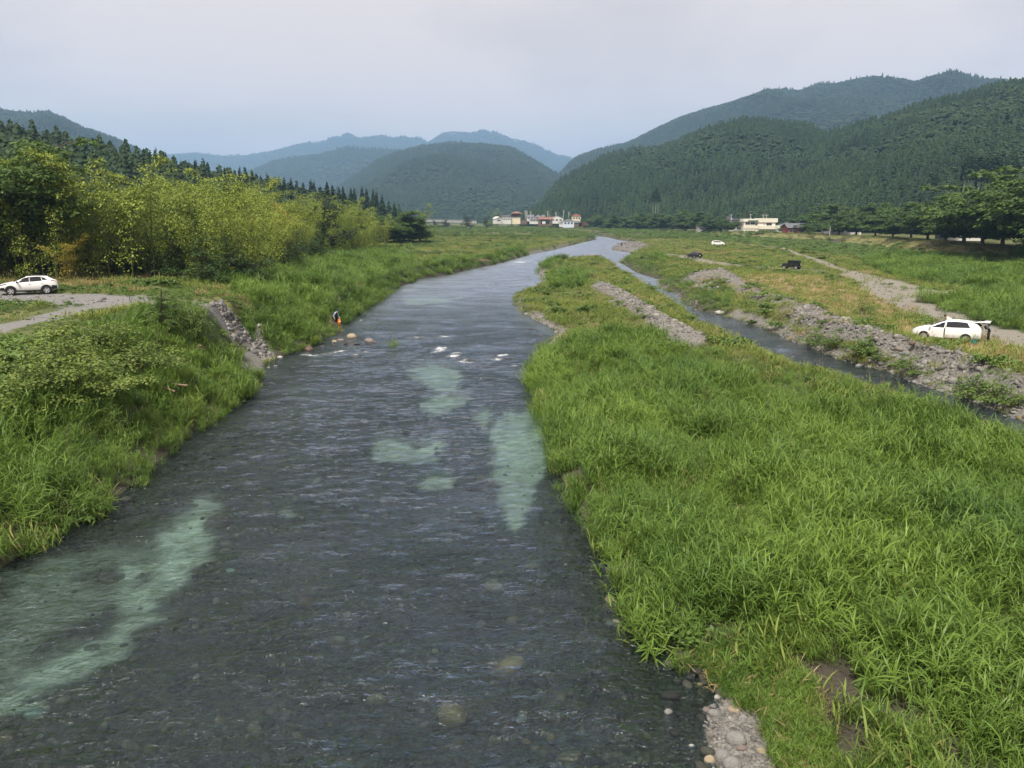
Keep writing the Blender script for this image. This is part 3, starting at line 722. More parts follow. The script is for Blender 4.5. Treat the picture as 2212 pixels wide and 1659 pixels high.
hump = [(1120,468),(1170,435),(1196,400),(1231,378),(1256,364),(1281,352),(1306,337),(1336,329),(1381,319),(1411,317),(1456,306),(1468,300),(1518,280),(1556,270),(1606,260),(1651,262),(1696,269),(1744,270),(1779,290),
        (1830,330),(1880,370)]
hill('rounded_hill', hump, [(1120,1250),(1500,1250),(1880,1000)], [(1120,830,5),(1500,640,5),(1880,560,5)], 'dark green rounded hill behind the village with cedar plantation below', 4.9, 15, 0.55, 0.72, seed=6,
     zone=lambda P, s, c: c | (s + rng.normal(0, 0.06, len(s)) < 0.32), spur=0.15)
nearr = [(1560,440),(1600,400),(1659,353),(1709,333),(1759,303),(1809,283),(1859,270),(1909,258),(1959,240),(2009,225),(2059,215),(2109,205),(2159,193),(2212,184),(2400,160),(2650,150)]
hill('near_right_hill', nearr, [(1560,950),(2000,880),(2650,760)], [(1560,560,5),(1800,470,5),(2000,400,5),(2212,350,5),(2650,300,5)], 'steep green forested hillside on the right with planted cedars', 4.3, 15, 0.7, 0.70, seed=7,
     zone=lambda P, s, c: c | (s + rng.normal(0, 0.05, len(s)) < 0.38), spur=0.13)
leftlow = [(-420,215),(-200,245),(0,288),(60,292),(120,305),(200,318),(260,330),(320,340),(400,352),(470,366),(560,382),(640,400),(720,420),(800,440),(870,462)]
hill('left_low_hill', leftlow, [(-420,300),(0,330),(320,370),(870,560)], [(-420,140,5),(0,170,5),(320,230,5),(870,520,4)], 'low wooded rise behind the bamboo grove', 4.6, 16, 0.8, 0.75, seed=8,
     zone=lambda P, s, c: c, spur=0.03)

# air: thin haze over the whole valley
bm = bmesh.new()
bmesh.ops.create_cube(bm, size=1.0)
hz = bpy.data.meshes.new('haze'); bm.to_mesh(hz); bm.free()
mh = Mat('haze_air')
pv = mh.n('ShaderNodeVolumePrincipled'); pv.inputs['Color'].default_value = (0.40, 0.64, 1.0, 1)
pv.inputs['Density'].default_value = 0.000135; pv.inputs['Anisotropy'].default_value = 0.0
mh.l(pv.outputs[0], mh.out.inputs['Volume'])
hz.materials.append(mh.m)
ho = add('haze', hz, None, (0, 4900, 474)); ho.scale = (18000, 10200, 954)
tag(ho, 'thin blue haze filling the valley air', 'haze', None, 'stuff')

# ------------------------------------------------------------------ grasses and weeds
REED = leafmat('reed_leaf', (0.034, 0.094, 0.020), (0.225, 0.335, 0.052), (0.36, 0.30, 0.12), 0.16, 0.30, 0.45, 0.10, 0.32)
MEADOW = leafmat('meadow_leaf', (0.085, 0.145, 0.028), (0.28, 0.33, 0.075), (0.38, 0.30, 0.14), 0.06, 0.30, 0.6, 0.22, 0.4, 2.0)
DRY = leafmat('dry_grass', (0.26, 0.19, 0.09), (0.46, 0.36, 0.19), (0.20, 0.19, 0.06), 0.1, 0.25, 0.7, 0.2, 0.4, 3.0)
HERB = leafmat('herb_leaf', (0.055, 0.110, 0.026), (0.185, 0.27, 0.06), (0.22, 0.20, 0.07), 0.1, 0.28, 0.5, 0.08, 0.45, 4.0)

def ribbons(base, az, L, hw, th0, curv, seg=3):
    """arching leaf blades as tapering ribbons"""
    n = len(base); s = np.linspace(0, 1, seg + 2)
    d = np.stack([np.cos(az), np.sin(az), np.zeros(n)], 1); side = np.stack([-np.sin(az), np.cos(az), np.zeros(n)], 1)
    p = base.copy(); P = [p]
    for i in range(1, seg + 2):
        t = th0 + curv * ((s[i] + s[i - 1]) / 2) ** 1.2
        p = p + (L / (seg + 1))[:, None] * (d * np.sin(t)[:, None] + np.array([0, 0, 1.0]) * np.cos(t)[:, None]); P.append(p)
    wd = np.sin(np.pi * np.clip(0.18 + 0.82 * s, 0, 1)) ** 0.8
    V, per = [], 2 * (seg + 1) + 1
    rows = []
    for i in range(seg + 1):
        rows += [P[i] - side * (hw * wd[i])[:, None], P[i] + side * (hw * wd[i])[:, None]]
    rows.append(P[-1])
    V = np.stack(rows, 1).reshape(-1, 3)
    b = (np.arange(n) * per)[:, None]
    Q = np.concatenate([b + np.array([[2 * i, 2 * i + 1, 2 * i + 3, 2 * i + 2]]) for i in range(seg)], 0)
    T = b + np.array([[2 * seg, 2 * seg + 1, 2 * seg + 2]])
    return V, Q, T
def tuft(name, mat, seed, stems, leaves, spread, hgt, L, hw, curv=(0.9, 2.0), lean=0.35, seg=3, upright=4):
    g = np.random.default_rng(seed); B, A, LL, T0, C, Wd = [], [], [], [], [], []
    for i in range(stems):
        a, r = g.uniform(0, 6.283), spread * math.sqrt(g.uniform())
        b = np.array([r * math.cos(a), r * math.sin(a), 0.0]); hh = g.uniform(*hgt)
        la, lm = a + g.normal(0, 0.8), lean * g.uniform(0.2, 1.0)
        for j in range(leaves):
            f = g.uniform(0.12, 1.0)
            B.append(b + np.array([math.cos(la) * lm * f * f * hh, math.sin(la) * lm * f * f * hh, f * hh * (1 - 0.2 * lm * f)]))
            A.append(g.uniform(0, 6.283)); LL.append(g.uniform(*L)); T0.append(g.uniform(0.15, 0.6)); C.append(g.uniform(*curv)); Wd.append(hw * g.uniform(0.7, 1.3))
        B.append(b); A.append(la); LL.append(hh * 1.05); T0.append(0.05); C.append(lm * 1.4); Wd.append(hw * 0.55)
    V, Q, T = ribbons(np.array(B), np.array(A), np.array(LL), np.array(Wd), np.array(T0), np.array(C), seg)
    return mesh_np(name, V, [Q, T], mat, True)
REEDS = [tuft('reed_%s' % 'abcde'[i], REED, 30 + i, 13, 8, 0.34, (0.55, 1.0), (0.26, 0.50), 0.0088) for i in range(5)]
GRASS = [tuft('grass_%s' % 'abcd'[i], MEADOW, 50 + i, 16, 3, 0.38, (0.14, 0.42), (0.20, 0.40), 0.011, (0.5, 1.5), 0.3, 2) for i in range(4)]
STRAWS = [tuft('straw_%s' % 'abc'[i], DRY, 60 + i, 14, 2, 0.40, (0.10, 0.30), (0.16, 0.34), 0.009, (0.3, 1.6), 0.6, 2) for i in range(3)]
STEMS = [tuft('stem_%s' % 'abc'[i], DRY, 70 + i, 5, 1, 0.30, (0.7, 1.25), (0.12, 0.25), 0.010, (0.3, 1.2), 0.35, 3) for i in range(3)]
def herb(name, seed, mat, r=0.55, h=0.5, n=170, lf=0.075, asp=0.55):
    g = np.random.default_rng(seed)
    cl = [((r * 0.75 * math.cos(a) * q, r * 0.75 * math.sin(a) * q, h * g.uniform(0.25, 0.75)), r * g.uniform(0.35, 0.6)) for a, q in zip(g.uniform(0, 6.28, 8), g.uniform(0, 1, 8) ** 0.5)]
    C, Nn, S = [], [], []
    for c, rr in cl:
        k = n // 8; d = g.normal(size=(k, 3)); d /= np.linalg.norm(d, axis=1, keepdims=True); d[:, 2] = np.abs(d[:, 2])
        C.append(np.array(c) + d * rr * [1, 1, h / r * 0.8] * g.uniform(0.5, 1, (k, 1))); Nn.append(d * 0.5 + [0, 0, 0.7] + g.normal(0, 0.4, (k, 3))); S.append(lf * g.uniform(0.6, 1.4, k))
    V, F = orient_quads(np.vstack(C), np.vstack(Nn), np.concatenate(S), asp, g.uniform(0, 6.28, len(np.vstack(C))))
    return mesh_np(name, V, F, mat, False)
HERBS = [herb('herb_%s' % 'abcd'[i], 80 + i, HERB) for i in range(4)]

def sample(y0, y1, rho, pad=5.0, k=0.76):
    """random ground points between two distances, rho per square metre, over a little more than the view's width"""
    out = []
    e = np.geomspace(y0, y1, 40)
    for a, b in zip(e[:-1], e[1:]):
        wdt = 2 * (k * b + pad); n = rng.poisson((b - a) * wdt * rho((a + b) / 2))
        out.append(np.stack([rng.uniform(-wdt / 2, wdt / 2, n), rng.uniform(a, b, n)], 1))
    return np.vstack(out)
CP_all = sample(9.5, 420, lambda y: 5.8 if y < 45 else 5.8 * (45 / y) ** 1.45)
cz, cw_ = land(CP_all); zn = zones(CP_all, cz, cw_)
cx, cyy = CP_all[:, 0], CP_all[:, 1]
lush = np.zeros(len(CP_all), bool)
for p in LUSH: lush |= inside(CP_all, p)
left = cx < np.interp(cyy, [0, 30, 60, 100, 160, 260, 420], [-8, -8, -6, -2, 8, 25, 25])
lush |= (-cw_ < np.where(cyy < 55, 6.5, 4.2)) & left & (cyy < 250) & (cw_ < 0.5)
lush |= left & (cyy < 58) & (cz < 2.5) & (fbm(cx, cyy, 3.0, 181) < 0.62)
dlev = seg_dist(CP_all, LEVEE); town = inside(CP_all, TOWN)
nA, nB, nC = fbm(cx, cyy, 5, 91), fbm(cx, cyy, 14, 95), fbm(cx, cyy, 2.2, 99)
bare = np.clip(zn['gravel'] * np.where(seg_dist(CP_all, RIDGE) < 4, 0.84, 1.02) + zn['track'] * 0.97 + zn['ltrack'] * 1.0, 0, 1)
edge = rng.uniform(0, 1, len(CP_all))
ok = (cw_ < np.where(lush & (CP_all[:, 1] < 120), 0.42, 0.1)) & (edge > bare) & ~(town & (dlev > 6))
_f = W(726, 700.5)[:2]; _d = CP_all - _f; ok &= ~((np.abs(_d[:, 0] + 0.35 * (-_d[:, 1]) * -0.62) < 0.75) & (_d[:, 1] < 0.5) & (_d[:, 1] > -5))
frontbare = sdist(CP_all, FRONT)
ok &= ~(lush & ~left & (vnoise(cx, cyy, 1.1, 131) < 0.14) & (edge < 0.8))
ok &= ~((frontbare > -0.35) & (edge < 0.93))
CUTZ = sdist(CP_all, CUTP); ok &= ~(CUTZ > -0.2) & ~((CUTZ > -1.6) & (edge < 0.6) & (cyy < 57))
lodf = np.maximum(1.0, (cyy / 45) ** 0.38)
hump_ = 0.70 + 0.72 * sstep(0.25, 0.75, fbm(cx, cyy, 2.4, 111, 3))
sel_reed = ok & lush & (zn['straw'] < 0.5)
sel_belt = ok & ~lush & (dlev > 6) & (dlev < 8 + 0.11 * cyy) & ~town & ~left & (nA + 0.25 * nB > 0.46)
slopeL = left & (cyy < 75) & (cz > 0.9) & ~lush
sel_herb = ok & ~lush & (sel_belt | (slopeL & (nC > 0.36)) | (left & (cyy >= 60) & (nA > 0.62)) | (~left & (nC > 0.70) & (zn['straw'] < 0.5)))
sel_dry = ok & ~lush & ~sel_herb & ((zn['straw'] > 0.5) | (zn['slope'] > 0.5) | ((nB + 0.4 * (nC - 0.5) > 0.62)))
sel_dry &= rng.uniform(0, 1, len(CP_all)) < np.where(zn['straw'] > 0.5, 0.55, np.where(zn['slope'] > 0.5, 0.5, 0.8))
sel_grass = ok & ~lush & ~sel_herb & ~sel_dry
dtr = np.minimum(seg_dist(CP_all, LTRACKS[0][0]), seg_dist(CP_all, LTRACKS[1][0]))
def put(name, selm, protos, size, label, cat, jig=0.34, sink=0.03, tilt=0.12):
    P = np.column_stack([CP_all[selm], np.maximum(cz[selm], -0.12) - sink]); n = len(P)
    s = size(selm) if callable(size) else np.full(n, size)
    s = s * rng.uniform(1 - jig, 1 + jig, n) * lodf[selm]
    lod = sstep(0.56, 0.72, fbm(P[:, 0], P[:, 1], 3.2, 151, 3)) * (0.5 if tilt > 0.15 else 0.0); da = 6.283 * vnoise(P[:, 0], P[:, 1], 7.0, 157)
    r = np.column_stack([rng.normal(0, tilt, n) + lod * np.cos(da), rng.normal(0, tilt, n) + lod * np.sin(da), rng.uniform(0, 6.283, n) * (1 - lod * 0.9)])
    scl = np.column_stack([s, s, s * rng.uniform(0.85, 1.15, n) / lodf[selm] ** 1.15])
    scatter(name, P, protos, scl, r, None, label, cat)
sdS = -sdist(CP_all, SIDE)
sel_mix = sel_reed & (rng.uniform(0, 1, len(CP_all)) < 0.09 + 0.25 * (fbm(cx, cyy, 4.0, 161) > 0.62)); sel_mixh = sel_reed & (rng.uniform(0, 1, len(CP_all)) < 0.05)
def reed_size(s):
    v = hump_[s] * 1.05 * np.where((CUTZ[s] > -5.0) & (cyy[s] < 56.5), 0.36, 1.0)
    v = v * np.where(-cw_[s] < 0.6, 0.8, 1.0) * np.where(frontbare[s] > -1.8, 0.55, 1.0) * np.where((sdS[s] < 7.5) & (cyy[s] > 37), 0.40, 1.0) * np.where((sdS[s] < 3.0) & (cyy[s] <= 37), 0.75, 1.0)
    return v
put('reed_grass', sel_reed, REEDS, reed_size, 'tall lush reed grass on the island and along the river banks', 'grass', tilt=0.2)
put('meadow_tufts', sel_mix, GRASS, lambda s: 1.15 * hump_[s], 'paler fine bladed grass growing among the tall reeds', 'grass', tilt=0.2)
put('reed_herbs', sel_mixh, HERBS, lambda s: 0.65 * hump_[s], 'scattered leafy herbs growing among the tall reeds', 'weeds')
put('meadow_grass', sel_grass, GRASS, 1.0, 'short yellow green meadow grass on the flats', 'grass')
_wg = W(2040, 738, 1.5)[:2]; _dd = np.sqrt((((CP_all - _wg) @ np.array([[.82, -.53], [.53, .82]])) ** 2 / np.array([4.2, 3.6]) ** 2).sum(1)); sel_grass &= _dd > 1; sel_herb &= _dd > 1; sel_dry &= (_dd > 1) | (rng.uniform(0, 1, len(_dd)) < .4)
put('dry_grass', sel_dry, STRAWS, 1.0, 'dry straw coloured grass on the flats and levee slope', 'grass')
put('leafy_weeds', sel_herb, HERBS, lambda s: np.where(slopeL[s], np.where(cyy[s] < 42, 1.75, 1.25), 1.05) * sstep(0.5, 9, dtr[s] * np.where(cyy[s] > 58, 3, 1)) ** 0.7 * np.where(slopeL[s] & (cyy[s] > 42) & (cx[s] < -20), 0.30, 1.0) + 0.12, 'broad leaved weeds and vines on the banks and below the levee', 'weeds')
stk = ok & (rng.uniform(0, 1, len(CP_all)) < np.where(lush, 0.035, 0.05)) & ~slopeL & (cyy > 18)
put('dead_stems', stk, STEMS, 1.0, 'pale dead grass stalks standing among the green', 'grass')
FP = sample(400, 880, lambda y: 0.05 * (400 / y) ** 0.6, 5, 0.5); fz, fw = land(FP); ft = inside(FP, TOWN); fk = (fw < -0.5) & ~ft & (fbm(FP[:, 0], FP[:, 1], 40, 141) > 0.36); FP, fz = FP[fk], fz[fk]
fs_ = rng.uniform(2.2, 4.5, len(FP)); scatter('far_scrub', np.column_stack([FP, fz - 0.1]), HERBS, np.column_stack([fs_, fs_, fs_ * 0.8]), None, None, 'green scrub covering the far river flats before the village', 'scrub')
print('veg', sel_reed.sum(), sel_grass.sum(), sel_dry.sum(), sel_herb.sum(), stk.sum())

# ------------------------------------------------------------------ trees
CHERRY = leafmat('cherry_leaf', (0.030, 0.070, 0.016), (0.12, 0.19, 0.040), None, 0.03, 0.25, 0.5, island=0.5, seed=5)
DARKLEAF = leafmat('dark_leaf', (0.026, 0.058, 0.020), (0.085, 0.14, 0.040), None, 0.03, 0.25, 0.5, island=0.55, seed=6)
BAMBOO = leafmat('bamboo_leaf', (0.040, 0.080, 0.012), (0.37, 0.44, 0.066), (0.48, 0.46, 0.10), 0.05, 0.22, 0.5, 0.06, 0.5, 7)
BAMBOOY = leafmat('yellowing_bamboo_leaf', (0.24, 0.20, 0.035), (0.50, 0.42, 0.09), None, 0.05, 0.35, 0.5, island=0.5, seed=8)
WILLOW = leafmat('willow_leaf', (0.10, 0.15, 0.040), (0.26, 0.33, 0.10), None, 0.05, 0.3, 0.5, island=0.5, seed=9)
CULM = plain('bamboo_culm', (0.10, 0.11, 0.035), 0.5, 0.4, 0.25, 4)
PALETRUNK = plain('pale_bark', (0.36, 0.33, 0.29), 0.9, 0.1, 0.25, 5)

def limb_tree(seed, h, r, flat=0.34, n_limb=7, leaf=0.20, per=22, fork=0.24, spread=0.9, sub=4):
    """wide spreading tree: trunk, limbs and flat layered sprays of leaves -> (wood, leaves)"""
    g = np.random.default_rng(seed); wood, cl = [], []
    top = np.array([g.normal(0, 0.2), g.normal(0, 0.2), h * fork])
    wood.append(tube([(0, 0, -0.3), top * [0.5, 0.5, 0.5], top], [0.035 * h, 0.028 * h, 0.024 * h], 8))
    for i in range(n_limb):
        a = 6.283 * (i + g.uniform(-0.3, 0.3)) / n_limb; up = g.uniform(0.02, 0.75)
        if i == 0: up = 0.95
        L = r * g.uniform(0.8, 1.1); hz = (h * 0.93 - top[2]) * up
        R_ = L * (1 - 0.55 * up) * spread * 1.25
        p = [top + np.array([math.cos(a) * R_ * t, math.sin(a) * R_ * t, hz * (t ** 0.75)]) + g.normal(0, 0.03 * r, 3) * (t > 0) for t in (0, 0.3, 0.6, 1.0)]
        wood.append(tube(p, [0.016 * h, 0.012 * h, 0.008 * h, 0.003 * h], 6))
        for t in np.linspace(0.35, 1.0, 5):
            k = min(3, int(t * 3)); q = p[k - 1] + (p[k] - p[k - 1]) * (t * 3 - k + 1) if k > 0 else p[0]
            for s in range(sub):
                off = np.array([g.normal(0, 0.22 * r), g.normal(0, 0.22 * r), g.normal(0, 0.05 * h)])
                c = q + off; cl.append((c, r * g.uniform(0.13, 0.25)))
                if s < 2: wood.append(tube([q, (q + c) / 2 + [0, 0, 0.1], c], [0.005 * h, 0.003 * h, 0.001 * h], 4))
    cl = [((c[0], c[1], min(max(c[2], h * 0.12), h * 0.95)), rr) for c, rr in cl]
    lv = clump_crown(g, cl, per, leaf, flat, 0.55)
    return merge(wood), lv
_tm = {}
def tree_meshes(key, mat, wood=TRUNK, **kw):
    if key not in _tm:
        (wv_, wf_), (lv, lf) = limb_tree(**kw)
        _tm[key] = (mesh_np(key + '_trunk', wv_, wf_, wood, True), mesh_np(key + '_crown', lv, lf, mat, False))
    return _tm[key]
def place(name, meshes, loc, rz, scl, label, cat, group=None, parts=('trunk', 'crown')):
    e = empty(name, loc, rz, scl)
    for nm, me in zip(parts, meshes): add(nm, me, e)
    return tag(e, label, cat, group)
CH = [tree_meshes('cherry%d' % i, CHERRY, seed=300 + i, h=11.5, r=8.0, leaf=0.30, per=48, flat=0.42, n_limb=12, sub=5, fork=0.16) for i in range(4)]
CHN = tree_meshes('cherrynear', CHERRY, seed=320, h=11.5, r=7.0, leaf=0.17, per=110, n_limb=11, flat=0.45)
DK = [tree_meshes('dark%d' % i, DARKLEAF, seed=340 + i, h=6.0, r=3.6, leaf=0.15, per=70, flat=0.65, fork=0.10) for i in range(3)]

# big cherry tree beside the parked car
place('cherry_tree', CHN, ground(WY(30, 560, 84)), 0.4, 1.28, 'big dark cherry tree at left edge behind the white crossover', 'tree')
place('cherry_tree', CH[1], ground(WY(-110, 560, 86)), 2.0, 1.25, 'spreading cherry tree cut off by the left edge of the picture', 'tree')
# levee row, right
row = [(1735,503,.86),(1775,505,.95),(1812,507,1.0),(1850,509,1.0),(1890,510,.92),(1928,513,.85),(1968,515,.86),(2004,518,.95),(2042,521,1.0),(2082,526,1.05),(2122,530,1.05),(2165,535,1.1),(2212,540,1.12),(2275,549,1.1)]
ords = ['fourteenth', 'thirteenth', 'twelfth', 'eleventh', 'tenth', 'ninth', 'eighth', 'seventh', 'sixth', 'fifth', 'fourth', 'third', 'second']
for i, (u, v, s) in enumerate(row):
    q = W(u, v, 4.2); q = q * [1.012, 1.012, 1]
    lab = 'spreading cherry tree on the right levee, %s from the right edge' % ords[i] if i < len(ords) else 'spreading cherry tree on the right levee, cut off by the right edge'
    place('cherry_tree', CH[i % 4], ground(q), i * 1.7, s * (1.34 if u > 1900 else 1.25), lab, 'tree', 'cherry trees along the right levee')
far_row = [(1270,492,.75),(1300,493,.95),(1330,494,.9),(1362,494.5,.95),(1394,495,1.0),(1424,495.5,.95),(1452,496,1.0),(1482,497,1.0),(1512,498,.92),(1545,499,.75),(1572,500,.6)]
extra_trees = [(1698,503,.42,'small tree standing just right of the cream building')]
ordl = ['first', 'second', 'third', 'fourth', 'fifth', 'sixth', 'seventh', 'eighth', 'ninth', 'tenth', 'last']
for i, (u, v, s) in enumerate(far_row):
    q = W(u, v, 4.2); q = q * [1.01, 1.01, 1]
    place('cherry_tree', CH[(i + 2) % 4], ground(q), i * 2.1, s * 1.2, 'round cherry tree in the far levee row, %s from the village' % ordl[i], 'tree', 'cherry trees in the far levee row')
for u, v, s, lab in extra_trees: place('cherry_tree', CH[2], ground(W(u, v, 4.2)), 1.0, s, lab, 'tree', 'cherry trees along the right levee')
# trees between and behind the houses
mixed = [(1745,440,480,1.0,'rounded light tree rising behind the right levee cherries, left one'),(1790,438,470,1.05,'rounded light tree rising behind the right levee cherries, middle one'),
         (1860,446,430,.9,'rounded light tree rising behind the right levee cherries, right one'),(1010,459,640,.9,'round green tree above the right end of the far bridge'),
         (1050,464,650,.75,'dark tree left of the white village buildings'),(1075,448,760,1.2,'tall dark tree rising behind the white village building'),(960,468,660,.7,'low tree hiding the middle of the far bridge'),
         (1605,455,520,.85,'tree directly behind the cream building'),(1505,466,520,.7,'bright green tree between the hip roofed house and the cream building'),
         (940,470,620,.6,'small tree at the left end of the far bridge')]
BRm = [tree_meshes('bmix%d' % i, [BROAD, WILLOW, DARKLEAF][i], seed=360 + i, h=11.0, r=5.0, leaf=0.24, per=22, flat=0.75, fork=0.15) for i in range(3)]
for i, (u, v, Y, s, lab) in enumerate(mixed):
    q = ground(WY(u, v, Y)); top = WY(u, v, Y)[2]
    place('broadleaf_tree', BRm[(i * 2) % 3], q, i, max(0.4, (top - q[2]) / 11.0), lab, 'tree', 'broadleaf trees around the village')
# left side trees beyond the bamboo
for u, v, Y, ms_, lab in ((690,402,175,BRm[0],'bright green tree standing up out of the bamboo grove'),(905,436,285,BRm[1],'pale round willow at the far end of the left bank'),
                         (860,452,270,CH[0],'cherry tree just left of the pale willow, right one of a pair'),(832,456,262,CH[3],'cherry tree just left of the pale willow, left one of a pair'),
                         (885,458,276,CH[1],'low cherry tree directly in front of the pale willow')):
    q = ground(WY(u, v, Y)); top = WY(u, v, Y)[2]
    hgt = 11.5 if ms_ in CH else 11.0
    place('broadleaf_tree', ms_, q, u, (top - q[2]) / hgt, lab, 'tree', 'trees beyond the bamboo grove')

# shrubs in front of the bamboo and on the flats
shr = [(240,588,.95,0,'dark spreading shrub at the foot of the bamboo, nearest the car'),(300,594,.75,1,'dark shrub just right of the spreading one below the bamboo'),(370,600,.55,2,'low dark shrub in the hollow below the bamboo'),
       (465,612,.7,0,'dark bush at the shaded right corner of the bamboo grove'),(520,612,.85,1,'darkest bush at the river corner of the bamboo grove'),(500,585,1.05,2,'tall dark shrub against the bamboo above the river corner'),
       (60,600,.6,2,'green shrub directly behind the white crossover'),(130,596,.7,0,'shrub between the crossover and the dark spreading shrub'),(180,590,1.0,1,'dense dark shrub under the left end of the bamboo'),(335,590,.9,0,'dense dark shrub in the middle of the bamboo foot'),(410,597,.85,2,'dark shrub just left of the river corner of the bamboo'),
       (440,592,1.05,1,'taller dark shrub in the bamboo shade left of the corner'),(560,583,.9,0,'dark shrub right of the bamboo corner by the tall reeds'),(610,570,.9,1,'dark shrub along the bamboo edge above the reed field'),(680,558,.9,2,'dark shrub along the far bamboo edge')]
for i, (u, v, s, k, lab) in enumerate(shr):
    place('shrub', DK[k], WG(u, v), i, s, lab, 'shrub', 'dark shrubs below the bamboo')
PALELEAF = leafmat('pale_shrub_leaf', (0.07, 0.12, 0.024), (0.23, 0.29, 0.066), None, 0.1, 0.3, 0.5, island=0.5, seed=12)
SHP = [tree_meshes('paleshrub%d' % i, PALELEAF, seed=390 + i, h=2.2, r=2.2, leaf=0.075, per=200, flat=0.6, fork=0.1, n_limb=8, sub=4) for i in range(2)]
SHm = [tree_meshes('shrub%d' % i, HERB, seed=380 + i, h=2.2, r=1.6, leaf=0.10, per=120, flat=0.7, fork=0.1, n_limb=6, sub=3) for i in range(3)]
pairs = [(1955,537,1.5,'largest dark bush at the levee foot'),(1985,540,1.1,'bush just right of the largest levee bush'),(2020,541,1.0,'bush second right of the largest levee bush'),
         (1760,516,1.3,'bush at levee foot below the leftmost right levee trees'),(1790,520,1.2,'bush at levee foot right of the concrete facing'),(1820,522,1.0,'low bush at levee foot in the middle of the right flats'),
         (2085,535,1.2,'dark upright bush halfway up the bare levee slope'),(2120,552,1.3,'wide bush low on the levee slope near the right edge'),(1748,507,1.6,'dark bush standing on the levee shoulder'),
         (1870,527,1.0,'small bush below the levee left of the largest bush'),(1707,507,1.1,'round bush alone on the levee slope'),(1640,510,1.6,'bush left of the round levee bush'),(1575,508,1.7,'wide bush on the levee slope below the hip roofed house'),
         (1520,513,1.3,'bush in the green belt left of the minivan'),(1610,529,1.2,'small bush beside the track near the minivan'),(1880,700,.5,'small bush on the stony edge near the white wagon'),
         (1865,682,.75,'rounded bush alone in the straw behind the gravel ridge'),(1680,650,.55,'upright bush on top of the gravel ridge'),(1758,745,.8,'green bush at the channel edge below the gravel ridge, left one'),
         (1790,752,.8,'green bush at the channel edge below the gravel ridge, second from left'),(1865,772,.85,'green bush at the channel edge below the gravel ridge, middle one'),(1900,783,.5,'small green bush right of the middle channel edge bush'),
         (1975,810,.7,'green bush below the gravel ridge, under the white wagon'),(2095,860,.85,'bush at the channel edge near the right picture border, left one'),(2130,872,.95,'bush at the channel edge near the right picture border, right one'),
         (2140,808,.5,'thin bush on the ridge crest at the far right'),(2180,880,.7,'reedy bush at the right picture border above the channel'),(1560,614,.75,'bush beside the upper gravel pile'),
         (1635,620,.6,'bush on the right end of the upper gravel pile'),(985,512,1.8,'round bush alone in the far left meadow'),(940,505,2.2,'dark bush in the far left meadow below the willow'),
         (1040,535,1.3,'bush on the left bank above the driftwood'),(1095,533,1.2,'bush on the left bank nearest the rapids'),(640,560,1.0,'yellow green bush in front of the bamboo by the field'),(770,545,1.1,'bush at the bamboo edge by the field'),
         (110,835,1.15,'pale leaved shrub on the left slope, left one'),(185,800,1.25,'pale leaved shrub on the left slope, middle one'),(255,800,1.1,'pale leaved shrub on the left slope, right one'),(170,870,1.0,'pale leaved shrub low on the left slope near the reeds'),(40,880,1.1,'pale leaved shrub at the left picture edge'),(400,730,.9,'dark leafy shrub beside the eroded bank'),(440,722,.6,'dark leafy shrub right at the eroded bank edge'),
         (1160,490,2.6,'dark bush on the bank in front of the cream annex'),(1105,488,2.2,'bush below the white village office'),(1205,489,2.6,'rounded bush in front of the village carport house'),(1225,491,1.8,'low bush in front of the light blue house'),(1060,486,3.2,'large bush between the far bridge and the village'),(1130,489,1.6,'small bush in front of the village office annex'),
         (330,725,1.1,'leafy shrub below the feathery sapling'),(40,800,.8,'leafy shrub at left edge below the dirt track'),(1390,688,.4,'small bush on the island gravel ridge, upper one'),(1380,672,.35,'small bush on the island gravel ridge, lower one'),(1455,665,.5,'bush between island ridge and side channel')]
for i, (u, v, s, lab) in enumerate(pairs):
    place('bush', (SHP[i % 2] if 'pale leaved' in lab else SHm[i % 3]), WG(u, v), i * 1.3, s, lab, 'bush', 'bushes on the river flats')
# feathery sapling in front of the gravel apron
def feather_sapling(seed=7):
    g = np.random.default_rng(seed); wood = [tube([(0, 0, -0.2), (0.1, 0, 1.4), (0.15, 0.1, 2.6)], [0.06, 0.045, 0.02], 6)]; C, Nn, S, A = [], [], [], []
    V, F, k = [], [], 0
    for i in range(34):
        z = g.uniform(0.5, 2.7); a = g.uniform(0, 6.283); L = (1.7 - 0.35 * z) * g.uniform(0.8, 1.2)
        d = np.array([math.cos(a), math.sin(a), 0]); sd_ = np.array([-d[1], d[0], 0])
        pts = [np.array([0.1, 0, z]) + d * L * t + np.array([0, 0, 0.35 * t - 0.5 * t * t]) for t in np.linspace(0, 1, 5)]
        wood.append(tube(pts, [0.014, 0.01, 0.008, 0.006, 0.003], 4))
        for t in np.linspace(0.15, 1, 13):
            q = np.array([0.1, 0, z]) + d * L * t + np.array([0, 0, 0.35 * t - 0.5 * t * t])
            for s in (-1, 1):
                l = 0.22 * (1.1 - abs(t - 0.5)); w = d * 0.045; e = q + sd_ * s * l + [0, 0, -0.05]
                m_ = (q + e) / 2
                V += [q, m_ + w, e, m_ - w]; F.append((k, k + 1, k + 2, k + 3)); k += 4
    return merge(wood), (np.array(V), np.array(F))
(sv, sf), (lv, lf) = feather_sapling()
place('walnut_sapling', (mesh_np('sapling_stem', sv, sf, TRUNK, True), mesh_np('sapling_leaves', lv, lf, HERB, False)), WG(350, 712), 0.3, 1.0,
      'feathery leaved sapling standing in front of the gravel apron', 'sapling', None, ('stem', 'foliage'))
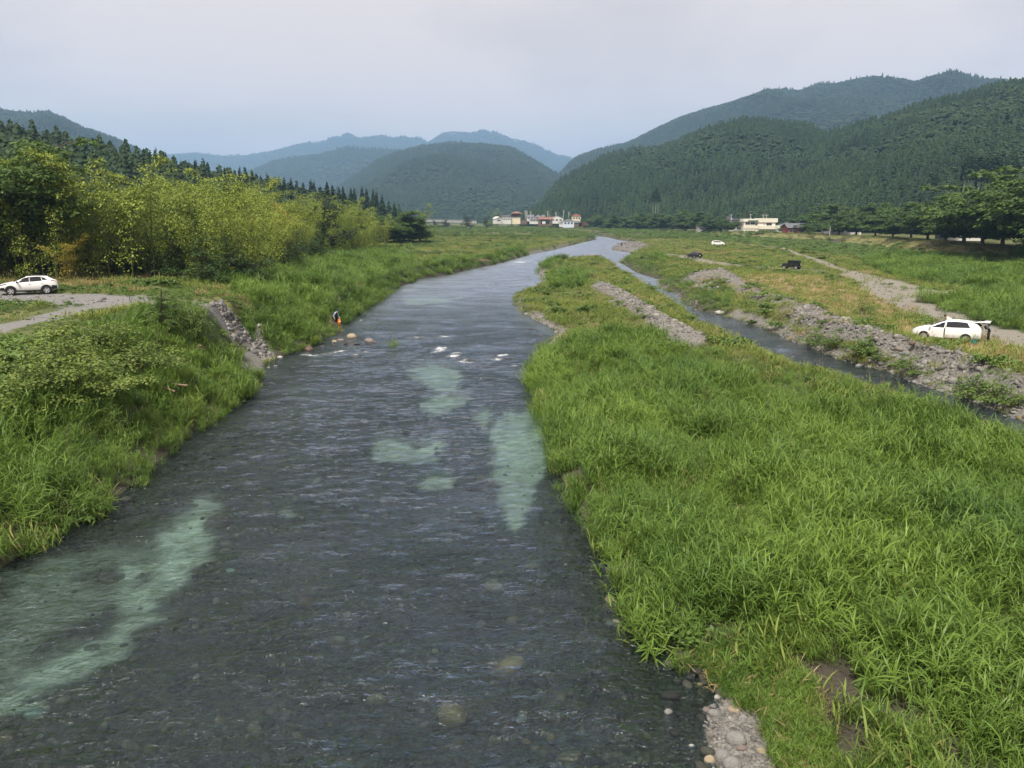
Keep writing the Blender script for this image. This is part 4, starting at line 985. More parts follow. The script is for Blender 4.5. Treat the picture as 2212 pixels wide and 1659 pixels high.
bare_ = merge([tube([(0, 0, -0.2), (0.1, 0, 0.9), (0.5, 0, 1.5), (0.55, 0, 1.6)], [0.03, 0.025, 0.02, 0.01], 6), tube([(0.1, 0, 0.9), (-0.3, 0.1, 1.35), (-0.7, 0.1, 1.5)], [0.022, 0.016, 0.008], 5),
               tube([(-0.3, 0.1, 1.35), (-0.5, 0.0, 1.65)], [0.012, 0.005], 5)])
place('dead_branch', (mesh_np('dead_branch', *bare_, PALETRUNK, True),), WG(165, 800), 0.2, 1.3, 'bare pale forked branch sticking up from the left slope', 'branch', None, ('stem',))

# bamboo grove
def bamboo(seed, n=6, hgt=(8.5, 12.0), spread=1.9, mat=None):
    """a few arching culms, each carrying rounded drooping plumes of leaves -> (culms, leaves)"""
    g = np.random.default_rng(seed); wood, C, D_, S, Nn = [], [], [], [], []
    for i in range(n):
        a, r = g.uniform(0, 6.283), spread * math.sqrt(g.uniform()); h = g.uniform(*hgt)
        b = np.array([r * math.cos(a), r * math.sin(a), -0.3]); la = a + g.normal(0, 0.6); d = np.array([math.cos(la), math.sin(la), 0]); bend = g.uniform(0.14, 0.42) * h
        path = lambda s: b + d * (0.05 * h * s + bend * s ** 2.8) + np.array([0, 0, h * (s - 0.16 * (bend / h / 0.3) * s ** 4)])
        wood.append(tube([path(s) for s in np.linspace(0, 1, 7)], [0.05, 0.05, 0.045, 0.04, 0.03, 0.02, 0.006], 5))
        for s in np.concatenate([np.arange(0.14, 0.5, 0.075), np.arange(0.5, 1.03, 0.055)]):
            if g.uniform() < 0.28: continue
            rr = (0.55 + 1.15 * (1.04 - s) ** 0.6 * (0.6 if s < 0.5 else 1.0)) * g.uniform(0.75, 1.2); c = path(s) + g.normal(0, 0.22, 3)
            k = int(62 * rr + 16); q = g.normal(size=(k, 3)); q /= np.linalg.norm(q, axis=1, keepdims=True); q[:, 2] = np.where(q[:, 2] < -0.5, -q[:, 2], q[:, 2])
            C.append(c + q * rr * [1, 1, 0.75] * g.uniform(0.45, 1.0, (k, 1))); out = q * [1, 1, 0.3] + g.normal(0, 0.35, (k, 3)) + [0, 0, -0.6]
            D_.append(out); Nn.append(q * 0.8 + [0, 0, 0.9] + g.normal(0, 0.3, (k, 3))); S.append(g.uniform(0.14, 0.30, k))
    C, D_, Nn, S = np.vstack(C), np.vstack(D_), np.vstack(Nn), np.concatenate(S)
    D_ /= np.linalg.norm(D_, axis=1, keepdims=True); sd_ = np.cross(D_, Nn); sd_ /= np.linalg.norm(sd_, axis=1, keepdims=True) + 1e-6
    L, w = S[:, None], S[:, None] * 0.26
    V = np.stack([C, C + D_ * L * 0.45 + sd_ * w, C + D_ * L, C + D_ * L * 0.45 - sd_ * w], 1).reshape(-1, 3)
    wv_, wf_ = merge(wood)
    return mesh_np('bamboo_culms', wv_, wf_, CULM, True), mesh_np('bamboo_leaves', V, np.arange(len(V)).reshape(-1, 4), mat or BAMBOO, False)
BB = [bamboo(400 + i) for i in range(5)]
BY = bamboo(420, 5, (8, 10), 1.2, BAMBOOY)
GROVE = np.array([(-80,88),(-60,80),(-47,79),(-41,81),(-36,82),(-29,84),(-29,96),(-34,112),(-39,130),(-41,150),(-39,190),(-36,225),(-50,232),(-58,200),(-62,150),(-78,120)], float)
cand = []
fl = GROVE[:12]
for i in range(4000):
    q = np.array([rng.uniform(-80, -28), rng.uniform(79, 234)])
    if not inside(q[None], GROVE)[0]: continue
    dd = seg_dist(q[None], fl)[0]
    gap = 2.9 + 0.09 * dd + 0.004 * q[1]
    if dd > 17 or any((q[0] - c[0]) ** 2 + (q[1] - c[1]) ** 2 < gap * gap for c in cand): continue
    cand.append((q[0], q[1], dd))
for i, (x, y, dd) in enumerate(sorted(cand, key=lambda c: c[1])):
    s = rng.uniform(0.75, 1.05) * (rng.uniform(0.55, 0.85) if dd < 3.0 else rng.uniform(0.95, 1.2)) * (1.22 if y > 130 else 1.2)
    place('bamboo', BB[i % 5], ground((x, y)), rng.uniform(0, 6.28), s, 'arching yellow green bamboo in the dense grove on the left bank', 'bamboo', 'bamboo grove on the left bank', ('culms', 'foliage'))
place('bamboo', BY, ground(WY(588, 470, 118)), 0.5, 1.05, 'yellowing orange tinged bamboo at the front of the grove', 'bamboo', None, ('culms', 'foliage'))
place('bamboo', BY, ground(WY(135, 560, 80)), 1.5, 0.55, 'low yellowing bamboo between the big cherry tree and the grove', 'bamboo', None, ('culms', 'foliage'))
print('bamboo', len(cand))

# cedars one can tell apart: left skyline and the bare-stemmed stand on the right
CF = [cedar_mesh('cedar_fine_%s' % 'abcd'[i], 500 + i, 18 + i, 17, 14, [3.1, 2.8, 3.3, 2.9][i], 0.12) for i in range(4)]
def split_mesh(me):
    """foliage and trunk of a cedar as two meshes"""
    out = []
    for k, nm in ((1, 'trunk'), (0, 'crown')):
        b = bmesh.new(); b.from_mesh(me)
        bmesh.ops.delete(b, geom=[f for f in b.faces if f.material_index != k], context='FACES')
        for f in b.faces: f.material_index = 0
        n = bpy.data.meshes.new(me.name + '_' + nm); b.to_mesh(n); b.free(); n.materials.append(me.materials[k]); out.append(n)
    return out
CFS = [split_mesh(me) for me in CF]
sky = [(0,275),(22,280),(48,272),(75,285),(100,290),(130,292),(160,300),(185,305),(205,312),(225,310),(250,316),(275,322),(298,328),(320,318),(334,321),(346,322),(358,326),(372,338),(390,345),(405,341),(420,338),(436,341),(450,350),(468,354),(485,358),
       (500,364),(515,357),(530,356),(545,361),(560,373),(575,375),(590,380),(602,383),(615,378),(628,385),(642,386),(655,390),(668,387),(680,389),(692,394),(705,392),(718,395),(730,399),(742,396),(755,400),(768,404),(780,401),(793,407),(805,403),(815,412),(826,420),(840,428),(850,433)]
for i, (u, v) in enumerate(sky):
    Y = float(np.interp(u, [0, 320, 870], [300, 350, 545])) * rng.uniform(0.92, 0.98); t = WY(u + rng.uniform(-3, 3), v + rng.uniform(-3, 4), Y); k = i % 4; s = rng.uniform(0.7, 1.15)
    place('cedar_tree', CFS[k], t - [0, 0, (18 + k) * s], i, s, 'pointed dark cedar in the skyline row behind the bamboo', 'tree', 'cedars along the left skyline')
CB = [split_mesh(cedar_mesh('cedar_bare_%s' % 'ab'[i], 520 + i, 24, 12, 12, 2.8, 0.52)) for i in range(2)]
for me in CB: me[0].materials[0] = PALETRUNK
bare_u = [2078,2086,2093,2099,2104,2110,2116,2123,2130,2136,2141,2150,2158,2165,2171,2180,2188,2010,2016,2022,1410,1416,1421]
for i, u in enumerate(bare_u):
    Y, vb = (392, 440) if u > 2050 else ((430, 452) if u > 1900 else (610, 430))
    if u < 1500: vb = 462
    b = WY(u, vb + rng.uniform(-3, 3), Y + rng.uniform(-6, 6))
    lab = 'tall cedar with a bare pale trunk at the wood edge above the right levee' if u > 1900 else 'slim bare trunked cedar at the wood edge behind the village'
    place('cedar_tree', CB[i % 2], b, i, rng.uniform(0.9, 1.05) * (0.8 if u < 2050 else 1), lab, 'tree', 'bare trunked cedars on the right' if u > 1900 else 'bare trunked cedars behind the village')

# ------------------------------------------------------------------ stones and gravel
def stone_mat(name, stops, rough=0.85, wet=False):
    m = Mat(name); oi = m.n('ShaderNodeObjectInfo'); o = m.obj()
    c = m.ramp(oi.outputs['Random'], stops)
    c = m.mix(m.math('MULTIPLY', m.noise(3.0, 5, o), 0.7), c, m.mix(1.0, c, (0.55, 0.53, 0.5), 'MULTIPLY'))
    sp = m.ramp(m.noise(22.0, 3, o), [(0.58, 0.0), (0.7, 0.5)])
    c = m.mix(sp, c, m.mix(0.5, c, (0.5, 0.48, 0.45)))
    return m.done(m.bsdf(c, 0.35 if wet else rough, 0.5 if wet else 0.25, m.bump(m.noise(9.0, 4, o), 0.5, 0.05)))
DRYST = stone_mat('dry_river_stone', [(0.0, (0.10, 0.098, 0.096)), (0.35, (0.19, 0.185, 0.178)), (0.7, (0.27, 0.262, 0.25)), (0.88, (0.22, 0.19, 0.16)), (1.0, (0.38, 0.37, 0.35))])
BEDST = stone_mat('bed_cobble', [(0.0, (0.010, 0.012, 0.012)), (0.45, (0.030, 0.036, 0.034)), (0.74, (0.075, 0.074, 0.056)), (0.92, (0.20, 0.155, 0.085)), (1.0, (0.32, 0.31, 0.25))])
def stone_mesh(name, seed, mat, sub=1, flat=0.6, knobby=0.16):
    b = bmesh.new(); bmesh.ops.create_icosphere(b, subdivisions=sub, radius=1.0); g = np.random.default_rng(seed)
    ax = np.array([1.0, g.uniform(0.6, 0.95), flat * g.uniform(0.75, 1.2)]); dirs = g.normal(size=(6, 3)); dirs /= np.linalg.norm(dirs, axis=1, keepdims=True); am = g.uniform(-knobby, knobby, 6)
    for v in b.verts:
        n = np.array(v.co); r = 1 + sum(a * max(0, n @ d) ** 2 for a, d in zip(am, dirs)) * 1.6
        v.co = Vector(n * r * ax)
    me = bpy.data.meshes.new(name); b.to_mesh(me); b.free(); me.materials.append(mat)
    me.polygons.foreach_set('use_smooth', np.full(len(me.polygons), True)); return me
ST = [stone_mesh('stone_%s' % 'abcdefgh'[i], 600 + i, DRYST) for i in range(8)]
BS = [stone_mesh('cobble_%s' % 'abcdef'[i], 620 + i, BEDST, 2, 0.5) for i in range(6)]

def bed_sheet(name, line, hw, label, lift=0.03):
    """a band of gravel lying on a ridge or bar"""
    seg = np.linalg.norm(np.diff(line, axis=0), axis=1); s = np.concatenate([[0], np.cumsum(seg)]); n = max(8, int(s[-1] / 0.7))
    t = np.linspace(0, s[-1], n); c = np.stack([np.interp(t, s, line[:, 0]), np.interp(t, s, line[:, 1])], 1)
    d = np.gradient(c, axis=0); d /= np.linalg.norm(d, axis=1, keepdims=True); nr_ = np.stack([-d[:, 1], d[:, 0]], 1)
    k = 11; offs = np.linspace(-1, 1, k); wob = 0.75 + 0.5 * fbm(t, t * 0 + 5, 3.0, 7, 3)
    endt = np.clip(np.minimum(t, s[-1] - t) / 1.5, 0.05, 1)
    P = (c[:, None, :] + nr_[:, None, :] * (offs[None, :] * hw * (wob * endt)[:, None])[..., None]).reshape(-1, 2)
    z = H(P) + lift - 0.12 * (np.abs(np.tile(offs, n)) > 0.95)
    ii = np.arange(n * k).reshape(n, k); F = np.stack([ii[:-1, :-1], ii[1:, :-1], ii[1:, 1:], ii[:-1, 1:]], -1).reshape(-1, 4)
    return tag(add(name, mesh_np(name, np.column_stack([P, z]), F, mat_gravel, True)), label, 'gravel', None, 'structure')
m = Mat('gravel'); p = m.pos()
sg = m.n('ShaderNodeSeparateColor'); m.l(m.voro(10.0, p, 'Color'), sg.inputs[0])
sg2 = m.n('ShaderNodeSeparateColor'); m.l(m.voro(30.0, p, 'Color'), sg2.inputs[0])
c = m.mix(sg.outputs[0], (0.085, 0.082, 0.078), (0.26, 0.25, 0.235)); c = m.mix(m.math('MULTIPLY', sg2.outputs[0], 0.5), c, (0.17, 0.15, 0.125))
mat_gravel = m.done(m.bsdf(c, 0.9, 0.2, m.bump(m.math('SUBTRACT', 1.0, m.voro(10.0, p)), 0.8, 0.06)))

def gravel(name, label, pick, n, singles, size, sheet=None):
    """stones on one bar: the ones that show largest one by one, the rest as one mass"""
    P = pick(n); z, w_ = land(P); keep = w_ < 0.25
    P, z, w_ = P[keep], z[keep], w_[keep]
    s = size * np.exp(rng.normal(-0.35, 0.5, len(P))); s = np.clip(s, size * 0.25, size * 2.6)
    vis = s / (P[:, 1] + 1); o = np.argsort(-vis)
    if sheet is None:
        raise ValueError
    for i in o[:singles]:
        q = add('stone', ST[i % 8], sheet, (P[i, 0], P[i, 1], z[i] + s[i] * 0.22)); q.scale = (s[i],) * 3
        q.rotation_euler = (rng.normal(0, 0.35), rng.normal(0, 0.35), rng.uniform(0, 6.28))
    r = o[singles:]
    Q = np.column_stack([P[r], z[r] + s[r] * 0.2])
    rot = np.column_stack([rng.normal(0, 0.35, len(r)), rng.normal(0, 0.35, len(r)), rng.uniform(0, 6.28, len(r))])
    scatter('stones', Q, ST, s[r], rot, None, None, None, sheet)
def along(line, hw, yb=0.0):
    seg = np.linalg.norm(np.diff(line, axis=0), axis=1); s = np.concatenate([[0], np.cumsum(seg)])
    def f(n):
        t = s[-1] * rng.uniform(0, 1, n) ** (1 + yb); c = np.stack([np.interp(t, s, line[:, 0]), np.interp(t, s, line[:, 1])], 1)
        return c + rng.normal(0, hw * 0.55, (n, 2))
    return f
def within(poly):
    lo, hi = poly.min(0), poly.max(0)
    def f(n):
        P = rng.uniform(lo, hi, (n * 4, 2)); return P[inside(P, poly)][:n]
    return f
sh = bed_sheet('gravel_ridge', RIDGE[3:-1], 1.6, 'long heaped ridge of grey river stones beside the side channel')
gravel('ridge', '', along(RIDGE[3:-1][::-1], 2.2), 4600, 300, 0.15, sh)
sh = bed_sheet('island_gravel_ridge', ISLE, 1.5, 'short stony ridge crossing the upper part of the grassy island')
gravel('isle', '', along(ISLE[::-1], 1.4), 1700, 260, 0.15, sh)
pl = WL([(1498,593),(1531,581),(1568,588),(1596,598),(1581,606),(1531,614),(1498,606)], 1.9)
sh = bed_sheet('gravel_pile', np.array([PILE + [-4, 1], PILE + [0, 0], PILE + [5, -2]]), 3.2, 'pale rounded gravel pile on the right bank beyond the side channel')
gravel('pile', '', within(pl), 1100, 200, 0.16, sh)
fs = WL([(1545,1515),(1620,1545),(1700,1640),(1730,1740)], 0.15)
sh = bed_sheet('foreground_gravel', np.array([W(1565, 1505, .1)[:2], W(1620, 1570, .1)[:2], W(1665, 1650, .1)[:2], W(1690, 1760, .1)[:2]]), 1.1, 'stony gravel spit at the water edge in the foreground', 0.012)
gravel('front', '', within(WL([(1525,1520),(1570,1500),(1660,1515),(1780,1640),(1810,1760),(1560,1760),(1535,1640),(1520,1590)], 0.1)), 2600, 280, 0.035, sh)
sh = bed_sheet('eroded_bank_gravel', np.array([W(485, 725, 1.5)[:2], W(520, 745, 1.0)[:2], W(585, 765, .4)[:2]]), 2.0, 'fan of grey cobbles at the foot of the eroded left bank', 0.02)
gravel('cut', '', within(CUTP), 1300, 200, 0.13, sh)
sh = bed_sheet('island_shore_gravel', np.array([W(1120, 648, .15)[:2], W(1135, 672, .15)[:2], W(1170, 696, .15)[:2], W(1208, 718, .15)[:2]]), 0.9, 'narrow strip of stones along the upper island shore', 0.01)
gravel('shore', '', along(WL([(1118,646),(1135,672),(1170,696),(1208,720)], 0.15), 1.0), 900, 150, 0.12, sh)
far_bar = WL([(1318,533),(1350,530),(1380,529),(1400,536),(1372,545),(1330,541)], 0.3)
sh = bed_sheet('upstream_gravel_bar', np.array([W(1322, 537, .2)[:2], W(1350, 536, .2)[:2], W(1385, 535, .3)[:2]]), 8.0, 'pale gravel bar upstream where the far angler stands', 0.02)
gravel('bar', '', within(far_bar), 500, 60, 0.28, sh)
# scattered stones on the flats and in the channel margins, and cobbles under water
Pm = np.vstack([within(BROWN)(420), within(STRAW)(160), along(WL(side_right[3:20]), 0.9)(900), along(WL(side_left[3:14]), 0.7)(350), within(WL([(1750,640),(1850,650),(1860,668),(1780,668)], 1.5))(380), along(TRACKS[3][0], 2.6)(500), along(TRACKS[1][0], 2.4)(420), along(LTRACKS[0][0], 2.3)(350)])
zm, wm = land(Pm); k = wm < 0.5; Pm, zm = Pm[k], zm[k]
sm = 0.10 * np.exp(rng.normal(-0.2, 0.45, len(Pm)))
scatter('loose_stones', np.column_stack([Pm, zm + sm * 0.15]), ST, sm, None, None, 'small loose stones strewn over the flats and channel edges', 'stones')
Pc = sample(9.5, 46, lambda y: 15 if y < 22 else 15 * (22 / y) ** 1.6); zc, wc = land(Pc)
snd = zones(Pc, zc, wc)['sand']; k = (wc > 0.05) & ((snd < 0.15) | (rng.uniform(0, 1, len(Pc)) < 0.04)); Pc, zc = Pc[k], zc[k]
sc_ = 0.075 * np.exp(rng.normal(0, 0.5, len(Pc))) * np.maximum(1, Pc[:, 1] / 24) ** 0.4
rot = np.column_stack([rng.normal(0, 0.2, len(Pc)), rng.normal(0, 0.2, len(Pc)), rng.uniform(0, 6.28, len(Pc))])
scatter('bed_cobbles', np.column_stack([Pc, zc + sc_ * 0.1]), BS, sc_, rot, None, 'dark cobbles covering the shallow river bed', 'cobbles')
print('cobbles', len(Pc))

# boulders: u, v, width in pixels, flatness, colour, label, submerged?
def bmat(name, col, wet=False):
    m = Mat(name); o = m.obj(); c = m.mix(m.noise(1.6, 5, o), tuple(x * 0.55 for x in col), tuple(min(1, x * 1.35) for x in col))
    return m.done(m.bsdf(c, 0.4 if wet else 0.8, 0.45, m.bump(m.noise(6, 5, o), 0.6, 0.08)))
BMAT = dict(tan=bmat('tan_boulder', (0.34, 0.28, 0.19)), red=bmat('reddish_boulder', (0.11, 0.062, 0.045), True), dark=bmat('wet_dark_boulder', (0.035, 0.034, 0.034), True), grey=bmat('grey_boulder', (0.22, 0.215, 0.205)),
            pale=bmat('pale_boulder', (0.42, 0.41, 0.38)), pink=bmat('pinkish_boulder', (0.20, 0.165, 0.145)), ochre=bmat('ochre_boulder', (0.33, 0.22, 0.10), True), moss=bmat('olive_boulder', (0.24, 0.21, 0.12), True), teal=bmat('pale_green_boulder', (0.36, 0.43, 0.37), True))
boul = [(760,740,22,.55,'tan','big rounded tan boulder standing out of the river',0),(723,747,11,.5,'tan','smaller tan boulder at the left of the river boulders',0),(737,746,16,.4,'pink','flat brownish boulder touching the smaller tan one',0),
        (798,753,20,.45,'pink','pinkish broken boulder right of the big tan boulder',0),(664,757,25,.4,'red','wide reddish boulder nearest the left reed bank',0),(810,757,11,.4,'red','small reddish boulder beside the pinkish one',0),
        (723,758,13,.5,'dark','wet black boulder in the white water left of centre',0),(697,757,14,.4,'dark','low wet black rock right of the wide reddish boulder',0),(748,756,9,.6,'dark','pointed wet black rock below the big tan boulder',0),(772,759,14,.3,'dark','flat wet black rock in the boulder row',0),
        (779,700,10,.5,'grey','grey stone alone upstream of the boulder row',0),(604,772,11,.55,'pale','whitish stone at the water edge by the reed bank',0),(770,785,12,.4,'grey','grey stone alone downstream of the boulder row',0),(784,774,8,.35,'dark','low dark rock just below the boulder row',0),
        (588,840,16,.35,'dark','dark flat stone near the left reeds, upper one',0),(570,852,18,.35,'dark','dark flat stone near the left reeds, lower one',0),(596,798,9,.4,'grey','small grey stone on the left shore',0),(580,797,10,.4,'pale','small pale stone on the left shore',0),
        (1144,724,10,.45,'dark','dark rock off the island shore',0),(1170,735,9,.4,'red','reddish rock at the island shore',0),
        (1067,1244,40,.55,'moss','pale yellow stone glimpsed under water in mid river',1),(1153,1206,38,.45,'moss','yellowish stone under water near the island reeds',1),(1108,1430,66,.55,'ochre','large rust and ochre stone under water in the foreground',1),(1075,1424,26,.5,'moss','olive stone touching the large rust one',1),
        (814,1478,42,.5,'moss','yellow olive stone under water left of the large rust one',1),(975,1516,58,.4,'ochre','long ochre stone under water near the bottom',1),(1069,1563,32,.6,'moss','rounded olive stone under water near the bottom',1),(1137,1609,16,.7,'ochre','small bright ochre stone under water at the bottom',1),(1188,1605,16,.8,'ochre','small orange stone under water at the bottom',1),
        (468,1107,56,.4,'red','reddish flat stone under water beside the pale sand streak',1),(232,1231,42,.4,'red','reddish stone lying on the pale sand',1),(648,1272,66,.45,'red','wide red brown stone under water left of mid river',1),(483,1148,34,.4,'pink','brownish stone under water beside the sand streak',1),
        (229,1511,16,.6,'ochre','small orange stone under water at lower left',1),(8,1548,30,.6,'ochre','orange stone under water at the left picture border',1),(68,1499,28,.5,'teal','pale green stone below the sand streak',1),(495,1206,18,.5,'teal','small pale green stone right of the sand streak',1),(1345,1528,24,.6,'moss','olive stone under water near the gravel spit',1),
        (1280,1252,36,.35,'moss','faint flat stone under water near the reed edge',1),(1505,1447,26,.35,'dark','dark wet driftwood like stone at the reed edge',0),(1445,1543,18,.6,'grey','grey stone breaking the surface off the gravel spit',0),(1493,1613,16,.5,'pale','pale stone breaking the surface at the bottom',0),
        (1590,1598,44,.62,'grey','largest grey boulder on the foreground gravel spit',0),(1602,1616,26,.6,'pink','brownish boulder leaning on the largest spit boulder',0),(1560,1632,31,.75,'grey','rounded dark grey boulder in the water by the spit',0),(1531,1641,24,.6,'tan','tan boulder at the water edge of the spit',0),
        (1582,1656,34,.6,'grey','grey boulder cut by the bottom edge of the picture',0),(1542,1540,24,.6,'grey','grey stone at the tip of the spit',0),(1526,1534,16,.6,'pink','small brown stone at the tip of the spit',0),(1586,1531,26,.5,'tan','flat tan stone in the upper spit',0),(1606,1557,15,.7,'grey','round grey stone in the middle of the spit',0),(1646,1622,24,.5,'tan','pale brown stone lying on the spit gravel',0),(1549,1507,13,.7,'pale','whitish stone in the shallows above the spit',0),
        (652,663,10,.5,'grey','pair of grey stones in the reeds above the angler, left one',0),(666,665,10,.5,'grey','pair of grey stones in the reeds above the angler, right one',0),(1557,675,22,.3,'pale','flat pale rock slab at the side channel edge',0),
        (1880,710,9,.6,'grey','rounded boulder on the ridge crest left of the white wagon',0),(1645,623,8,.6,'grey','dark boulder on the crest of the gravel ridge',0),(1968,742,12,.6,'red','rust coloured block on the ridge slope below the wagon',0),(2155,797,12,.6,'grey','larger grey boulder at the right end of the ridge, left one',0),(2176,800,13,.6,'grey','larger grey boulder at the right end of the ridge, right one',0)]
for i, (u, v, wpx, flat, col, lab, subm) in enumerate(boul):
    if subm: q = W(u, v, -0.30); q = ground(q); r = wpx * np.linalg.norm(q - [0, 0, CAMZ]) / FOC / 2; q = q + [0, 0, r * flat * 0.25]; q[2] = min(q[2], -0.09 - r * flat * 1.5)
    else:
        q = WG(u, v + wpx * flat * 0.25); q[2] = max(q[2], -0.05); r = wpx * np.linalg.norm(q - [0, 0, CAMZ]) / FOC / 2; q = q + [0, 0, r * flat * 0.35]
    me = stone_mesh('boulder_shape', 700 + i, BMAT[col], 2, flat * 1.25, 0.22)
    o = add('boulder', me, None, q, rng.uniform(-0.5, 0.5), r); tag(o, lab, 'boulder', 'boulders in and beside the river')
# tuft of reeds on a rock in the rapids
e = empty('reed_tuft', W(847, 756, -0.02)); add('leaves', REEDS[1], e, (0, 0, 0)).scale = (1.3, 1.3, 0.9); add('leaves', REEDS[3], e, (0.35, 0.1, 0)).scale = (1.0, 1.0, 0.75)
tag(e, 'small reed tuft growing on a rock in the rapids', 'grass')
# driftwood
def drift(u, v, n, lab, L=2.2):
    e = empty('driftwood', WG(u, v)); g = np.random.default_rng(int(u))
    for i in range(n):
        a = g.uniform(0, 3.14); c = np.array([g.normal(0, 0.9), g.normal(0, 0.6), 0.15 + 0.08 * i * 0.5]); d = np.array([math.cos(a), math.sin(a) * 0.6, g.normal(0, 0.12)]) * L * g.uniform(0.3, 0.6)
        add('branch', mesh_np('branch', *tube([c - d, c + [0, 0, 0.06], c + d], [0.06, 0.05, 0.02], 5), DRIFT, True), e)
    tag(e, lab, 'driftwood', 'driftwood on the banks')
DRIFT = plain('driftwood', (0.24, 0.17, 0.12), 0.9, 0.1, 0.3, 8)
drift(1040, 566, 12, 'tangle of brown driftwood on the left bank below the rapids', 3.0); drift(985, 552, 8, 'driftwood pile further left on the left bank'); drift(755, 620, 9, 'dead brown branches in the grass above the angler', 2.0); drift(400, 762, 8, 'brown flood debris on the left bank below the eroded edge', 1.6); drift(330, 842, 7, 'brown flood debris among the left bank reeds', 1.5)
# sparse tufts, straw and twigs on the muddy edge of the spit
MUD = WL([(1440,1420),(1560,1420),(1680,1440),(1760,1520),(1800,1640),(1830,1760),(1700,1760),(1640,1540),(1540,1480)], 0.2)
Pm = within(MUD)(120); zm, wm = land(Pm); k = wm < 0.1
Pm, zm = Pm[k], zm[k]
scatter('mud_straw', np.column_stack([Pm, zm]), STRAWS, rng.uniform(0.5, 1.1, len(Pm)), np.column_stack([rng.normal(0, .5, len(Pm)), rng.normal(0, .5, len(Pm)), rng.uniform(0, 6.28, len(Pm))]), None, 'flattened dry straw on the muddy edge of the gravel spit', 'straw')
Pm = within(MUD)(300); zm, wm = land(Pm); k = wm < 0.05; Pm, zm = Pm[k], zm[k]
scatter('mud_tufts', np.column_stack([Pm, zm]), REEDS, rng.uniform(0.3, 0.6, len(Pm)), np.column_stack([rng.normal(0, .3, len(Pm)), rng.normal(0, .3, len(Pm)), rng.uniform(0, 6.28, len(Pm))]), None, 'young reed tufts dotted over the muddy edge of the gravel spit', 'grass')
Pm = within(MUD)(500); zm, wm = land(Pm); s_ = rng.uniform(0.012, 0.05, len(Pm))
scatter('mud_pebbles', np.column_stack([Pm, zm]), ST, s_, None, None, 'small pebbles pressed into the mud beside the gravel spit', 'pebbles')

# ------------------------------------------------------------------ vehicles
WHITE = plain('white_car_paint', (0.80, 0.80, 0.80), 0.25, 0.5, 0.02, 2, coat=0.6)
BLACKP = plain('black_car_paint', (0.012, 0.012, 0.014), 0.2, 0.5, 0.2, 2, coat=0.7)
PLASTIC = plain('black_trim', (0.018, 0.018, 0.019), 0.6, 0.3, 0.2, 4)
TYRE = plain('tyre_rubber', (0.016, 0.016, 0.016), 0.85, 0.2, 0.2, 5)
ALLOY = plain('alloy_rim', (0.55, 0.55, 0.56), 0.3, 0.5, 0.1, 5, metal=0.6)
GLASS = plain('tinted_glass', (0.012, 0.014, 0.017), 0.06, 0.6, 0.1, 2)
LAMP = plain('headlamp_glass', (0.55, 0.57, 0.6), 0.1, 0.6, 0.15, 6)
REDL = plain('tail_lamp', (0.35, 0.02, 0.02), 0.2, 0.6, 0.1, 4)
PLATE = plain('number_plate', (0.75, 0.75, 0.72), 0.5, 0.3, 0.03, 4)
DARKIN = plain('interior_shade', (0.03, 0.03, 0.032), 0.9, 0.1, 0.2, 4)  # near-black colour for the dark inside of the wagon and building openings

class Body:
    """lofted car body from stations (x, half width, sill, belt, top, top half width)"""
    def __init__(s, st): s.st = np.array(sorted(st)); s.x0, s.x1 = s.st[0, 0], s.st[-1, 0]
    def par(s, x):
        X = s.st[:, 0]; return [np.interp(x, X, s.st[:, i]) for i in range(1, 6)]
    def sec(s, x):
        w, zb, zk, zt, wt = s.par(x)
        return np.array([(0, zb), (w * .86, zb), (w * .97, zb + .10), (w, zb + (zk - zb) * .5), (w * .985, zk - .07), (w * .95, zk), (wt, zt - .05), (wt * .86, zt), (0, zt + .025)])
    def at(s, x, k):
        c = s.sec(x); i = min(int(k), 7); f = k - i; y, z = c[i] * (1 - f) + c[i + 1] * f; return np.array([x, y, z])
    def mesh(s, name, mat, n=46):
        xs = np.linspace(s.x0, s.x1, n); V = []
        for x in xs:
            c = s.sec(x); V += [(x, y, z) for y, z in c] + [(x, -y, z) for y, z in c[-2:0:-1]]
        k = 16; V = np.array(V); i = np.arange(n * k).reshape(n, k); j = np.roll(i, -1, 1)
        F = np.stack([i[:-1], i[1:], j[1:], j[:-1]], -1).reshape(-1, 4)
        return mesh_np(name, V, [F, i[0][None], i[-1][::-1][None]], mat, True)
    def patch(s, name, mat, xa, xb, k0, k1, side=1, off=0.008, nx=10, nk=5, tip=None):
        """a panel on the body side: xa, xb = (x at k0, x at k1)"""
        V = []
        for a in np.linspace(0, 1, nx):
            for b in np.linspace(0, 1, nk):
                x = (xa[0] * (1 - b) + xa[1] * b) * (1 - a) + (xb[0] * (1 - b) + xb[1] * b) * a
                p = s.at(x, k0 + (k1 - k0) * b); V.append((p[0], side * (p[1] + off), p[2] + off * (0.9 if k0 >= 6 else 0.2)))
        i = np.arange(nx * nk).reshape(nx, nk); F = np.stack([i[:-1, :-1], i[1:, :-1], i[1:, 1:], i[:-1, 1:]], -1).reshape(-1, 4)
        return mesh_np(name, np.array(V), F if side > 0 else F[:, ::-1], mat, True)
    def across(s, name, mat, xa, xb, off=0.012, k=6.6, nx=9):
        """windscreen or rear window: spans the car between two stations"""
        V = []
        for a in np.linspace(0, 1, nx):
            x = xa + (xb - xa) * a; c = [s.at(x, q) for q in np.linspace(k, 8, 5)]
            row_ = [(p[0], p[1], p[2] + off) for p in c] + [(p[0], -p[1], p[2] + off) for p in c[-2::-1]]; V += row_
        i = np.arange(nx * 9).reshape(nx, 9); F = np.stack([i[:-1, :-1], i[:-1, 1:], i[1:, 1:], i[1:, :-1]], -1).reshape(-1, 4)
        return mesh_np(name, np.array(V), F, mat, True)
